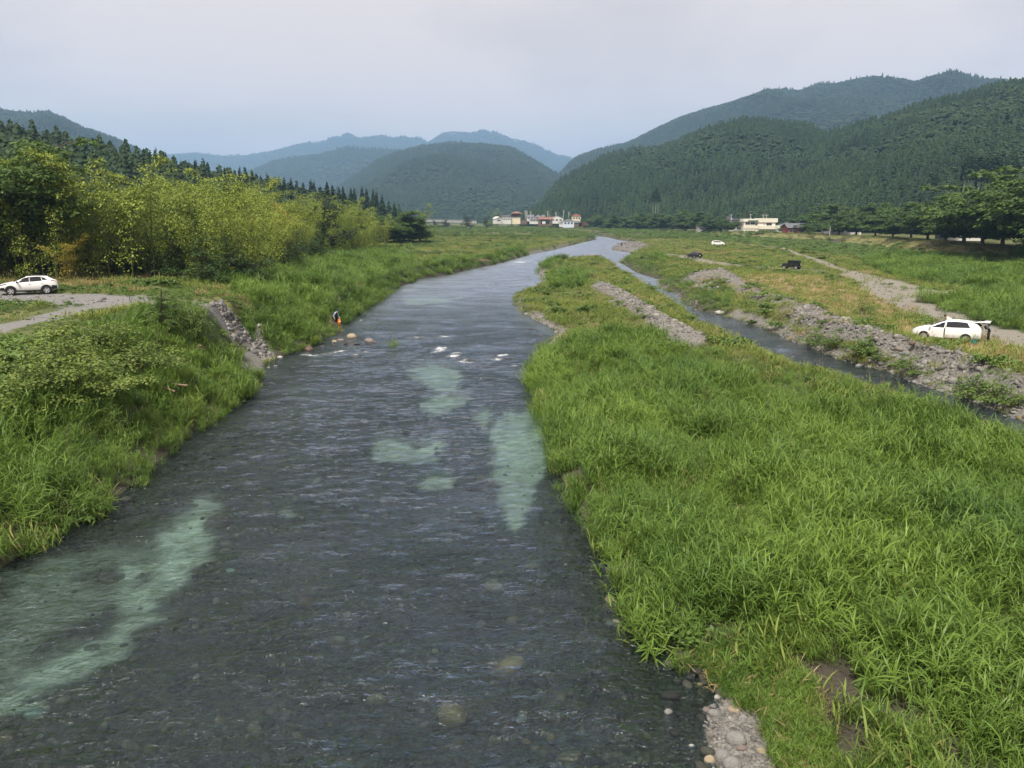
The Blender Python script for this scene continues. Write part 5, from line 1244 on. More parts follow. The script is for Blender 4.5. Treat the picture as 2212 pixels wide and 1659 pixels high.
def boxm(name, x0, x1, y0, y1, z0, z1, mat, bev=0.0):
    b = bmesh.new(); bmesh.ops.create_cube(b, size=1)
    for v in b.verts: v.co = Vector(((x0 + x1) / 2 + v.co.x * (x1 - x0), (y0 + y1) / 2 + v.co.y * (y1 - y0), (z0 + z1) / 2 + v.co.z * (z1 - z0)))
    if bev: bmesh.ops.bevel(b, geom=b.edges[:], offset=bev, segments=2, affect='EDGES', profile=0.5)
    me = bpy.data.meshes.new(name); b.to_mesh(me); b.free(); me.materials.append(mat); return me
def lathe_y(name, prof, mat, n=24):
    """profile [(y, r)] turned about the y axis"""
    V, k = [], len(prof)
    for a in np.arange(n) * 2 * math.pi / n: V += [(r * math.cos(a), y, r * math.sin(a)) for y, r in prof]
    i = np.arange(n * k).reshape(n, k); j = np.roll(i, -1, 0)
    F = np.stack([i[:, :-1], i[:, 1:], j[:, 1:], j[:, :-1]], -1).reshape(-1, 4)
    return mesh_np(name, np.array(V), F, mat, True)
_wh = {}
def wheel(parent, x, y, r, side, spokes=8, rim=ALLOY):
    key = (r, spokes, side, rim.name)
    if key not in _wh:
        s = side; w = 0.10
        ty = lathe_y('tyre', [(-s * w, r * .62), (-s * w, r * .93), (-s * w * .7, r), (s * w * .7, r), (s * w, r * .94), (s * w, r * .68), (s * w * .6, r * .66)], TYRE)
        V, F, k = [], [], 0
        parts = [(lambda m_: (np.array([v.co[:] for v in m_.vertices]), np.array([p.vertices[:] for p in m_.polygons])))(lathe_y('r', [(s * w * .6, r * .60), (s * w * .95, r * .62), (s * w * .95, r * .69), (s * w * .7, r * .69)], rim)),
                 (lambda m_: (np.array([v.co[:] for v in m_.vertices]), np.array([p.vertices[:] for p in m_.polygons])))(lathe_y('h', [(s * w * .8, 0.0), (s * w * .85, r * .12), (s * w * .6, r * .14)], rim, 12))]
        for q in range(spokes):
            a = 2 * math.pi * q / spokes; d = np.array([math.cos(a), 0, math.sin(a)]); t = np.array([-math.sin(a), 0, math.cos(a)]); wd = r * 0.36 / spokes ** 0.7 * 1.2
            o0, o1 = np.array([0, s * w * .82, 0]), np.array([0, s * w * .55, 0])
            c = [d * r * .08 - t * wd, d * r * .08 + t * wd, d * r * .64 + t * wd * 1.3, d * r * .64 - t * wd * 1.3]
            parts.append((np.array([p + o0 for p in c] + [p + o1 for p in c]), np.array([(0, 1, 2, 3), (0, 4, 5, 1), (1, 5, 6, 2), (2, 6, 7, 3), (3, 7, 4, 0)])))
        rv, rf_ = merge(parts)
        rm = mesh_np('rim', rv, rf_, rim, False)
        back = lathe_y('brake', [(s * w * .2, 0.0), (s * w * .2, r * .64)], PLASTIC, 16)
        _wh[key] = (ty, rm, back)
    ty, rm, back = _wh[key]
    o = add('wheel', ty, parent, (x, y, r)); add('rim', rm, o); add('hub', back, o); return o
def arch(parent, x, y, r, side, mat=PLASTIC, R=1.16, inner=0.0, name='wheel_arch', off=0.0, zc=None, drop=-0.25):
    n = 18; V, F = [], []
    for i in range(n + 1):
        a = drop + (math.pi - 2 * drop) * i / n
        V += [(math.cos(a) * r * R, 0, math.sin(a) * r * R), (math.cos(a) * r * inner, 0, math.sin(a) * r * inner)]
    V = np.array(V); nv = len(V); V2 = V - np.array([0, side * 0.05, 0]); V = np.vstack([V, V2])
    for i in range(n): F += [(2 * i, 2 * i + 1, 2 * i + 3, 2 * i + 2), (2 * i + nv, 2 * i + 2 + nv, 2 * i + 2, 2 * i)]
    return add(name, mesh_np(name, V, np.array(F), mat, False), parent, (x, y + off, r if zc is None else zc))
def car_root(name, p_front, p_rear, base, track, label, cat='car', group='vehicles parked on the river flats'):
    """p_front, p_rear: ground points of the two near-side wheels; the near side is the car's left"""
    d = p_front - p_rear; h = math.atan2(d[1], d[0]); c = (p_front + p_rear) / 2
    rt = np.array([math.sin(h), -math.cos(h), 0]) * track / 2
    q = c + rt; q[2] = float(np.mean(H([p_front[:2], p_rear[:2], (p_front + 2 * rt)[:2], (p_rear + 2 * rt)[:2]])))
    return tag(empty(name, q, h), label, cat, group)

# white wagon with its tailgate up and front door ajar
def wagon():
    pf, pr = WG(2001.7, 735), WG(2079, 739.6)
    d = pf - pr; d[2] = 0; mid_ = (pf + pr) / 2; d = d / np.linalg.norm(d) * 2.78; pf, pr = mid_ + d / 2, mid_ - d / 2
    e = car_root('station_wagon', pf, pr, 2.78, 1.56, 'white station wagon with raised tailgate parked by the gravel ridge')
    B = Body([(2.32, .50, .40, .58, .60, .40), (2.22, .70, .26, .70, .72, .58), (2.0, .82, .22, .80, .83, .70), (1.6, .875, .20, .90, .95, .78), (1.15, .89, .18, .96, 1.04, .80), (0.85, .89, .18, .98, 1.18, .74), (0.4, .89, .18, 1.0, 1.40, .66),
              (0.0, .89, .18, 1.01, 1.53, .62), (-.6, .89, .18, 1.02, 1.585, .61), (-1.2, .89, .19, 1.05, 1.56, .60), (-1.7, .885, .20, 1.08, 1.49, .58), (-2.0, .86, .24, 1.09, 1.38, .57), (-2.2, .82, .28, 1.06, 1.20, .58), (-2.30, .74, .34, .95, 1.0, .60)])
    add('body', B.mesh('wagon_body', WHITE), e)
    add('windscreen', B.across('windscreen', GLASS, 1.12, 0.12), e); add('rear_opening_shade', B.across('rear_opening_shade', DARKIN, -1.72, -2.26), e)  # open rear is a dark sheet on the closed body, shade painted in
    for s in (1, -1):
        add('side_window', B.patch('rear_side_window', GLASS, (-1.62, -1.35), (-.02, -.02), 5.08, 5.92, s), e)
        if s < 0: add('side_window', B.patch('front_side_window', GLASS, (.06, .06), (1.05, .30), 5.08, 5.9, s), e)
        add('quarter_window', B.patch('quarter_window', GLASS, (.84, .46), (1.12, .56), 5.1, 5.8, s, 0.011), e)
        add('headlight', B.patch('headlight', LAMP, (1.62, 1.72), (2.18, 2.15), 4.1, 5.4, s, 0.012), e); add('tail_light', B.patch('tail_light', LAMP, (-2.22, -2.15), (-1.98, -2.02), 3.9, 5.6, s, 0.012), e)
        add('sill', B.patch('sill', PLASTIC, (-.95, -.95), (1.0, 1.0), 1.2, 1.9, s, 0.006), e)
        for x in (1.42, -1.36):
            arch(e, x, s * .885, .31, s, PLASTIC, 1.17, 0, off=s * 0.012); wheel(e, x, s * .83, .315, s, 9)
        mb = boxm('door_mirror', .98, 1.10, s * .90 - .02, s * 1.06, .97, 1.10, WHITE, .03); 
        if s < 0: add('door_mirror', mb, e)
        add('door_handle', boxm('door_handle', -.85, -.68, s * .90 - .01, s * .90 + .02, .86, .89, WHITE, .006), e)
    add('door_opening_shade', B.patch('door_opening_shade', DARKIN, (.02, .02), (.98, .36), 2.2, 5.9, 1, 0.006), e)  # dark sheet over the closed side, painting the shaded inside
    # driver-side front door, hinged at its front edge and swung out
    hx, hy = .98, B.at(.98, 3)[1]; ang = rad(-16)
    dr = empty('front_door', (hx, hy + .01, 0)); dr.parent = e; dr.rotation_euler = (0, 0, ang)
    def shift(me):
        a = np.empty(len(me.vertices) * 3); me.vertices.foreach_get('co', a); a = a.reshape(-1, 3) - [hx, hy, 0]; me.vertices.foreach_set('co', a.ravel()); return me
    add('door_skin', shift(B.patch('door_skin', WHITE, (.02, .02), (.98, .98), 2.0, 5.05, 1, 0.018, 12, 8)), dr); add('door_window', shift(B.patch('door_window', GLASS, (.05, .05), (1.0, .34), 5.05, 5.92, 1, 0.02)), dr)
    add('window_frame', shift(B.patch('window_frame', WHITE, (.0, .0), (.06, .06), 5.0, 6.0, 1, 0.024)), dr); add('door_mirror', shift(boxm('door_mirror', .96, 1.08, .91, 1.07, .98, 1.11, WHITE, .03)), dr)
    add('door_handle', shift(boxm('door_handle', .10, .27, .90, .925, .86, .89, WHITE, .006)), dr)
    # tailgate, raised about its top hinge
    V, n = [], 9
    for i in range(n):
        t = i / (n - 1)
        for y in np.linspace(-1, 1, 7): V.append((-1.66 - 1.12 * t, y * (.56 + .10 * t), 1.52 + .26 * t - .30 * max(0, t - .35) ** 1.5 - .05 * y * y))
    V = np.array(V); i = np.arange(n * 7).reshape(n, 7); F = np.stack([i[:-1, :-1], i[1:, :-1], i[1:, 1:], i[:-1, 1:]], -1).reshape(-1, 4)
    V2 = V - [0, 0, .05]; rim_ = np.concatenate([i[0], i[1:, -1], i[-1, -2::-1], i[-2:0:-1, 0]])
    FR = np.stack([rim_, np.roll(rim_, -1), np.roll(rim_, -1) + len(V), rim_ + len(V)], -1)
    tg = add('tailgate', mesh_np('tailgate', np.vstack([V, V2]), [F, F[:, ::-1] + len(V), FR], WHITE, True), e)
    gi = i[1:6, 1:6].ravel(); q = np.arange(25).reshape(5, 5); FG = np.stack([q[:-1, :-1], q[1:, :-1], q[1:, 1:], q[:-1, 1:]], -1).reshape(-1, 4)
    add('rear_window', mesh_np('tailgate_window', V[gi] + [0, 0, .012], FG, GLASS, True), tg)
    for s in (1, -1): add('gas_strut', mesh_np('gas_strut', *tube([(-1.9, s * .52, 1.35), (-2.2, s * .54, 1.62)], [.012, .012], 6), PLASTIC), tg)
    add('grille', boxm('grille', 2.27, 2.335, -.46, .46, .40, .47, PLASTIC, .01), e); add('emblem', lathe_y('emblem', [(-.05, .0), (-.05, .05), (.05, .05), (.05, 0)], ALLOY, 12), e, (2.25, 0, .66), rad(90))
    add('number_plate', boxm('number_plate', 2.31, 2.345, -.17, .17, .47, .57, PLATE, .004), e)
    add('fog_trim', B.patch('fog_trim', PLASTIC, (1.86, 1.88), (1.92, 1.92), 2.0, 3.6, 1, 0.012), e)
    return e
wagon_root = wagon()

def crossover():
    pf, pr = WG(35.3, 638.5), WG(91.9, 636); d = pf - pr; d[2] = 0; d = d / np.linalg.norm(d) * 2.67; mid_ = (pf + pr) / 2
    e = car_root('crossover_car', mid_ + d / 2, mid_ - d / 2, 2.67, 1.56, 'white crossover with black wheel arches at the left edge', 'car', 'vehicles parked on the river flats')
    B = Body([(2.20, .62, .42, .74, .78, .52), (2.08, .80, .34, .86, .90, .70), (1.75, .875, .30, .96, 1.0, .78), (1.25, .90, .28, 1.03, 1.08, .80), (0.95, .90, .28, 1.05, 1.16, .76), (0.45, .90, .27, 1.06, 1.40, .66), (0.1, .90, .27, 1.08, 1.53, .62), (-.5, .90, .27, 1.10, 1.575, .61),
              (-1.1, .90, .28, 1.14, 1.555, .59), (-1.55, .895, .30, 1.18, 1.48, .56), (-1.85, .87, .33, 1.18, 1.33, .56), (-2.1, .82, .38, 1.10, 1.16, .60), (-2.22, .74, .46, .95, 1.0, .60)])
    add('body', B.mesh('crossover_body', WHITE), e); add('windscreen', B.across('windscreen', GLASS, 1.08, 0.18), e); add('rear_window', B.across('rear_window', GLASS, -1.55, -2.0), e)
    for s in (1, -1):
        add('side_window', B.patch('front_side_window', GLASS, (-.10, -.10), (.95, .36), 5.06, 5.92, s), e); add('side_window', B.patch('rear_side_window', GLASS, (-1.05, -.98), (-.14, -.14), 5.06, 5.92, s), e); add('quarter_window', B.patch('quarter_window', GLASS, (-1.52, -1.22), (-1.09, -1.02), 5.2, 5.85, s), e)
        add('window_trim', B.patch('window_trim', PLASTIC, (-1.05, -1.15), (.95, .38), 5.9, 6.02, s, 0.010), e)
        add('headlight', B.patch('headlight', GLASS, (1.55, 1.65), (2.12, 2.10), 4.2, 5.2, s, 0.012), e); add('tail_light', B.patch('tail_light', REDL, (-2.14, -2.1), (-1.72, -1.75), 4.5, 5.3, s, 0.012), e)
        add('cladding', B.patch('cladding', PLASTIC, (-.9, -.9), (.95, .95), 1.0, 2.05, s, 0.012), e); add('bumper_trim', B.patch('bumper_trim', PLASTIC, (1.72, 1.8), (2.14, 2.12), 1.6, 3.2, s, 0.012), e); add('rear_bumper_trim', B.patch('rear_bumper_trim', PLASTIC, (-2.15, -2.15), (-1.7, -1.75), 1.4, 3.0, s, 0.012), e)
        for x in (1.335, -1.335):
            arch(e, x, s * .89, .345, s, PLASTIC, 1.32, 0, off=s * .016, zc=.37); wheel(e, x, s * .84, .345, s, 5)
        mi = add('door_mirror', boxm('door_mirror', .74, .88, s * .91 - .01, s * 1.10, 1.04, 1.18, PLASTIC, .03), e)
        for x in (-.02, -.98): add('door_handle', boxm('door_handle', x - .15, x + .02, s * .905 - .01, s * .905 + .018, .93, .96, WHITE, .006), e)
        add('roof_rail', boxm('roof_rail', -1.3, .1, s * .50 - .015, s * .50 + .015, 1.58, 1.615, PLASTIC, .008), e)
    add('grille', boxm('grille', 2.14, 2.215, -.42, .42, .58, .78, PLASTIC, .02), e); add('number_plate', boxm('number_plate', 2.20, 2.225, -.17, .17, .46, .56, PLATE, .004), e)
crossover()

def offroader():
    p = WG(1709, 581.5); h = rad(140)
    e = tag(empty('off_road_car', p, h), 'small boxy black off roader with spare wheel on its back', 'car', 'vehicles parked on the river flats')
    add('lower_body', boxm('lower_body', -1.55, 1.55, -.72, .72, .42, 1.02, BLACKP, .05), e); add('cabin', boxm('cabin', -1.53, .55, -.66, .66, 1.0, 1.70, BLACKP, .05), e)
    add('bonnet', boxm('bonnet', .4, 1.60, -.58, .58, .92, 1.10, BLACKP, .04), e); add('windscreen', boxm('windscreen', .53, .57, -.56, .56, 1.12, 1.60, GLASS, .01), e); add('rear_window', boxm('rear_window', -1.56, -1.52, -.5, .5, 1.18, 1.60, GLASS, .01), e)
    for s in (1, -1):
        add('side_window', boxm('side_window', -.35, .42, s * .655 - .01, s * .655 + .02, 1.12, 1.60, GLASS, .008), e); add('side_window', boxm('side_window', -1.38, -.48, s * .655 - .01, s * .655 + .02, 1.14, 1.60, GLASS, .008), e)
        add('tail_light', boxm('tail_light', -1.60, -1.55, s * .62 - .09, s * .62 + .09, .52, .62, REDL, .01), e); add('headlight', boxm('headlight', 1.58, 1.63, s * .48 - .1, s * .48 + .1, .72, .92, LAMP, .04), e); add('door_mirror', boxm('door_mirror', .42, .52, s * .70, s * .90, 1.12, 1.28, PLASTIC, .02), e)
        for x in (1.12, -1.12): arch(e, x, s * .80, .36, s, PLASTIC, 1.22, .95, name='fender_flare', off=0, drop=0.1); wheel(e, x, s * .70, .345, s, 6)
    sp = wheel(e, -1.66, .05, .33, -1, 6); sp.name = 'spare_wheel'; sp.location = (-1.66, .05, .98); sp.rotation_euler = (0, 0, rad(-90))
    add('rear_bumper', boxm('rear_bumper', -1.68, -1.5, -.74, .74, .42, .58, PLASTIC, .03), e); add('front_bumper', boxm('front_bumper', 1.52, 1.72, -.76, .76, .42, .62, PLASTIC, .04), e); add('number_plate', boxm('number_plate', -1.70, -1.68, -.60, -.27, .62, .78, PLATE, .004), e)
offroader()

def simple_car(name, p, h, B, paint, label, wb, r, glass, wind, rear, tail=True):
    e = tag(empty(name, p, h), label, 'car', 'vehicles parked on the river flats')
    add('body', B.mesh(name + '_body', paint), e); add('windscreen', B.across('windscreen', GLASS, *wind), e); add('rear_window', B.across('rear_window', GLASS, *rear, k=6.3), e)
    for s in (1, -1):
        for a, b in glass: add('side_window', B.patch('side_window', GLASS, a, b, 5.06, 5.92, s), e)
        add('headlight', B.patch('headlight', LAMP, (B.x1 - .5, B.x1 - .45), (B.x1 - .12, B.x1 - .14), 4.0, 5.2, s, .012), e)
        if tail: add('tail_light', B.patch('tail_light', REDL, (B.x0 + .02, B.x0 + .04), (B.x0 + .22, B.x0 + .2), 3.9, 5.0, s, .014), e)
        for x in wb:
            y = B.par(x)[0]; arch(e, x, s * y, r, s, PLASTIC, 1.16, 0, off=s * .012); wheel(e, x, s * (y - .05), r, s, 8)
    w, zb, zk, zt, wt = B.par(B.x0); add('number_plate', boxm('number_plate', B.x0 - .02, B.x0 + .01, -.17, .17, zb + .2, zb + .33, PLATE, .004), e)
    return e
Bw = Body([(2.35, .60, .38, .60, .63, .5), (2.2, .80, .25, .72, .75, .68), (1.5, .88, .2, .90, .94, .78), (1.0, .89, .19, .95, 1.06, .76), (.35, .89, .19, .98, 1.36, .64), (-.2, .89, .19, 1.0, 1.47, .61), (-1.3, .89, .2, 1.02, 1.46, .60), (-1.9, .88, .24, 1.03, 1.38, .59), (-2.2, .84, .3, 1.0, 1.12, .62), (-2.38, .76, .36, .92, .96, .62)])
simple_car('estate_car', WG(1499.5, 557), rad(112), Bw, BLACKP, 'black estate car seen from behind on the pale gravel track', (1.4, -1.35), .32, [((-.05, -.05), (.95, .35)), ((-1.0, -1.0), (-.1, -.1)), ((-1.75, -1.6), (-1.05, -1.05))], (1.05, .2), (-1.92, -2.24))
Bv = Body([(2.4, .62, .36, .80, .84, .5), (2.25, .82, .26, .92, .96, .7), (1.8, .89, .22, 1.05, 1.12, .78), (1.4, .90, .2, 1.10, 1.3, .74), (.7, .90, .2, 1.12, 1.68, .66), (.2, .90, .2, 1.14, 1.78, .64), (-1.4, .90, .2, 1.16, 1.80, .64), (-2.0, .89, .24, 1.16, 1.74, .62), (-2.3, .86, .3, 1.1, 1.45, .62), (-2.4, .80, .36, 1.0, 1.1, .62)])
van_args = [((-.1, -.1), (1.25, .62)), ((-1.1, -1.1), (-.16, -.16)), ((-2.0, -1.85), (-1.16, -1.16))]
simple_car('minivan', WG(1551, 530.5), rad(-8), Bv, WHITE, 'white minivan half hidden in the grass on the upper track', (1.5, -1.4), .33, van_args, (1.4, .5), (-2.05, -2.33))
simple_car('minivan', ground(WY(1016, 481, 640)), rad(10), Bv, WHITE, 'tiny white van parked below the far bridge', (1.5, -1.4), .33, van_args, (1.4, .5), (-2.05, -2.33))
TEAL = plain('teal_canvas', (0.02, 0.20, 0.20), 0.7, 0.2, 0.2, 5)
e = tag(empty('cooler_bag', WG(2105.6, 743.5), 0.35), 'teal cooler bag with dark straps on the ground behind the white wagon', 'bag')
add('bag_body', boxm('bag_body', -.22, .22, -.15, .15, 0, .30, TEAL, .03), e); add('lid', boxm('lid', -.23, .23, -.16, .16, .302, .34, TEAL, .012), e)
for x in (-.1, .1): add('strap', boxm('strap', x - .02, x + .02, -.165, .165, .02, .36, PLASTIC, .004), e)

# ------------------------------------------------------------------ people
SKIN = plain('skin', (0.48, 0.30, 0.21), 0.6, 0.3, 0.06, 6)
HAIR = plain('dark_hair', (0.012, 0.010, 0.009), 0.5, 0.3, 0.2, 9)
CLOTH = {k: plain(k + '_cloth', c, 0.85, 0.15, 0.15, 7) for k, c in dict(white=(0.72, 0.72, 0.72), black=(0.012, 0.012, 0.014), blue=(0.03, 0.06, 0.22), pale=(0.42, 0.50, 0.60), navy=(0.015, 0.018, 0.028), grey=(0.3, 0.31, 0.33), orange=(0.75, 0.20, 0.012), olive=(0.05, 0.055, 0.04)).items()}
def person(loc, rz, J, top, legs, label, sleeves=None, cap=None, vest=None, facing=(1, 0, 0)):
    """J: joints in metres (x forward, y left); one skinned body, clothes as colours on it, hair or cap as children"""
    V, E, Rr, Mi = [], [], [], []
    def chain(pts, radii, mi, start=None):
        prev = start
        for p, r in zip(pts, radii):
            V.append(tuple(p)); Rr.append(r); Mi.append(mi); k = len(V) - 1
            if prev is not None: E.append((prev, k))
            prev = k
        return prev
    pel = chain([J['pelvis']], [.155], 1)
    chest = chain([J['waist'], J['chest']], [.145, .165], 0, pel)
    nk = chain([J['neck']], [.062], 3, chest)
    hd = np.array(J['head']); f = np.array(facing, float); f /= np.linalg.norm(f)
    h1 = chain([hd - [0, 0, .02]], [.095], 3, nk); chain([hd + [0, 0, .07]], [.085], 3, h1)
    chain([hd + f * .085 - [0, 0, .0]], [.028], 3, h1)          # nose and brow
    chain([hd + f * .06 - [0, 0, .075]], [.045], 3, h1)         # chin
    for s, sd_ in ((1, 'l'), (-1, 'r')):
        sh_ = chain([J['sh_' + sd_]], [.075], 2, chest)
        el = chain([J['el_' + sd_]], [.05], 2, sh_); wr = chain([J['wr_' + sd_]], [.034], 2, el)
        a = np.array(J['wr_' + sd_]) - np.array(J['el_' + sd_]); a /= np.linalg.norm(a); sv_ = np.cross(a, [0, 0, 1.0]); sv_ /= np.linalg.norm(sv_) + 1e-6; up = np.cross(sv_, a)
        pm = chain([np.array(J['wr_' + sd_]) + a * .07], [.036], 3, wr)
        for q, (o_, l) in enumerate(((-.032, .075), (-.011, .09), (.011, .085), (.032, .065))):
            b0 = np.array(J['wr_' + sd_]) + a * .10 + sv_ * o_; chain([b0, b0 + a * l * .6 - up * .01, b0 + a * l * .9 - up * .035], [.010, .009, .008], 3, pm)
        b0 = np.array(J['wr_' + sd_]) + a * .05 + sv_ * .045; chain([b0, b0 + a * .045 + sv_ * .02], [.011, .009], 3, pm)
        kn = chain([np.array(J['hip_' + sd_])], [.10], 1, pel); kn = chain([J['kn_' + sd_]], [.068], 1, kn); an = chain([J['an_' + sd_]], [.048], 1, kn)
        chain([np.array(J['an_' + sd_]) + [.05, 0, -.05], np.array(J['an_' + sd_]) + [.17, 0, -.06]], [.042, .035], 4, an)
    me = bpy.data.meshes.new('figure'); me.from_pydata([tuple(map(float, v)) for v in V], E, []); o = bpy.data.objects.new('figure_source', me); COL.objects.link(o)
    md = o.modifiers.new('skin', 'SKIN'); md.use_smooth_shade = True
    for i, sv_ in enumerate(me.skin_vertices[0].data): sv_.radius = (Rr[i], Rr[i]); sv_.use_root = (i == 0)
    o.modifiers.new('sub', 'SUBSURF').levels = 1
    dg = bpy.context.evaluated_depsgraph_get(); bm_ = bpy.data.meshes.new_from_object(o.evaluated_get(dg)); bpy.data.objects.remove(o)
    bm_.name = 'person_body'; bm_.materials.clear()
    for m_ in (CLOTH[top], CLOTH[legs], CLOTH[sleeves or top], SKIN, CLOTH['black']): bm_.materials.append(m_)
    Va = np.array(V, float); Ea = np.array(E); cen = np.array([p.center[:] for p in bm_.polygons])
    A, D = Va[Ea[:, 0]], Va[Ea[:, 1]] - Va[Ea[:, 0]]
    t = np.clip(((cen[:, None] - A) * D).sum(2) / ((D ** 2).sum(1) + 1e-9), 0, 1); dd = np.linalg.norm(cen[:, None] - A - D * t[..., None], axis=2) - np.array(Rr)[Ea[:, 1]] * .5
    bm_.polygons.foreach_set('material_index', np.array(Mi)[Ea[dd.argmin(1), 1]].astype(np.int32)); bm_.polygons.foreach_set('use_smooth', np.full(len(bm_.polygons), True))
    e = tag(empty('person', loc, rz), label, 'person'); add('body', bm_, e)
    hm = stone_mesh('hair_shape', 77, HAIR if not cap else CLOTH[cap], 2, 0.95, 0.03)
    q = add('cap' if cap else 'hair', hm, e, tuple(hd + [0, 0, .055] - f * .02)); q.scale = (.112, .112, .098)
    if cap: add('cap_brim', boxm('cap_brim', .05, .19, -.075, .075, -.012, .008, CLOTH[cap], .008), e, tuple(hd + [0, 0, .055]), math.atan2(f[1], f[0]))
    if vest:
        vm = stone_mesh('vest_shape', 78, CLOTH[vest], 2, 1.0, 0.03); c = (np.array(J['waist']) + np.array(J['chest'])) / 2
        q = add('vest', vm, e, tuple(c)); q.scale = (.19, .20, .27)
    return e
stand = dict(pelvis=(0, 0, .95), waist=(.02, 0, 1.12), chest=(.05, 0, 1.32), neck=(.07, 0, 1.50), head=(.11, 0, 1.62), sh_l=(.05, .20, 1.40), sh_r=(.05, -.20, 1.40), el_l=(.02, .28, 1.14), el_r=(.02, -.28, 1.14), wr_l=(.20, .24, .98), wr_r=(.20, -.24, .98),
             hip_l=(0, .10, .90), hip_r=(0, -.10, .90), kn_l=(.05, .11, .50), kn_r=(.02, -.11, .50), an_l=(.0, .12, .09), an_r=(-.05, -.12, .09))
q = W(726, 700.5, 0)
fish = dict(stand, head=(.22, 0, 1.58), neck=(.14, 0, 1.47), chest=(.09, 0, 1.30), el_l=(.06, .30, 1.10), wr_l=(.30, .20, .92), el_r=(-.02, -.30, 1.08), wr_r=(.06, -.28, .86))
fp = person((q[0], q[1], -0.22), rad(-25), fish, 'navy', 'black', 'angler in blue cap, pale shirt and dark vest wading beside the reeds', 'pale', 'blue', 'navy')
e = tag(empty('tow_creel', (q[0] + .42, q[1] - .35, -0.03), 0.3), 'orange and white towing creel floating in front of the wading angler', 'creel')
add('shell', stone_mesh('creel_shell', 79, CLOTH['orange'], 2, 1.0, 0.04), e, (0, 0, .30)).scale = (.17, .17, .42); add('lid', stone_mesh('creel_lid', 80, CLOTH['white'], 2, 0.6, 0.04), e, (0.05, -.10, .36)).scale = (.10, .10, .16); add('rope', mesh_np('creel_rope', *tube([(0, 0, .68), (-.15, .1, .80), (-.32, .2, .88)], [.01, .01, .01], 5), PLASTIC), e)
wl = wagon_root.matrix_basis if False else None
def car_pt(root, x, y):
    h = root.rotation_euler[2]; c = np.array(root.location[:2]) + [x * math.cos(h) - y * math.sin(h), x * math.sin(h) + y * math.cos(h)]; return ground(c)
bend = dict(stand, waist=(.10, 0, 1.10), chest=(.30, 0, 1.24), neck=(.43, 0, 1.32), head=(.55, 0, 1.36), sh_l=(.32, .20, 1.28), sh_r=(.32, -.20, 1.28), el_l=(.40, .24, 1.02), el_r=(.40, -.24, 1.02), wr_l=(.55, .16, .90), wr_r=(.55, -.16, .90))
person(car_pt(wagon_root, -.05, -1.75) + [0, 0, .22], wagon_root.rotation_euler[2] + rad(5), bend, 'white', 'black', 'dark haired person in white shirt bending behind the white wagon', None, None, None, (.9, 0, -.4))
lean = dict(stand, waist=(.12, 0, 1.12), chest=(.26, 0, 1.30), neck=(.36, 0, 1.44), head=(.46, 0, 1.52), sh_l=(.26, .2, 1.38), sh_r=(.26, -.2, 1.38), el_l=(.42, .24, 1.15), el_r=(.42, -.24, 1.15), wr_l=(.62, .2, 1.05), wr_r=(.62, -.2, 1.05))
person(car_pt(wagon_root, -2.75, .15), wagon_root.rotation_euler[2], lean, 'grey', 'black', 'person in grey top and black trousers leaning into the open tailgate', 'white', None, 'black')
person(ground(WY(1343, 538, 285)), rad(120), stand, 'navy', 'olive', 'far off angler in dark clothes standing on the upstream gravel bar', None, 'olive', None)

# ------------------------------------------------------------------ buildings
def wallmat(n, c, b=0.2): return plain(n, c, 0.9, 0.15, 0.10, 0.6, bump=b)
CREAM, CONC = wallmat('cream_render', (0.72, 0.67, 0.57)), wallmat('grey_concrete', (0.36, 0.35, 0.34))
WALLW, WALLB, WALLC, WALLBR, WALLR = wallmat('white_render', (0.62, 0.61, 0.59)), wallmat('pale_blue_render', (0.56, 0.62, 0.70)), wallmat('pale_cream_render', (0.70, 0.63, 0.46)), wallmat('brown_boards', (0.16, 0.11, 0.08)), wallmat('red_boards', (0.22, 0.07, 0.06))
def roofmat(n, c):
    m = Mat(n); o = m.obj(); w = m.n('ShaderNodeTexWave', wave_type='BANDS', bands_direction='X'); w.inputs['Scale'].default_value = 3.0; m.l(o, w.inputs['Vector'])
    return m.done(m.bsdf(m.mix(m.noise(0.8, 4, o), tuple(x * .75 for x in c), tuple(x * 1.25 for x in c)), 0.6, 0.4, m.bump(w.outputs['Fac'], 0.6, 0.08)))
RGREY, RDARK, RRED, RBROWN, RGREEN = roofmat('grey_tile', (0.15, 0.155, 0.17)), roofmat('dark_tile', (0.05, 0.05, 0.056)), roofmat('red_tile', (0.26, 0.075, 0.055)), roofmat('brown_tile', (0.24, 0.12, 0.085)), plain('green_awning', (0.06, 0.16, 0.12), 0.6)
WINF, WING = plain('window_frame', (0.55, 0.55, 0.55), 0.4, 0.4, 0.05), plain('window_pane', (0.03, 0.035, 0.042), 0.08, 0.6, 0.1)
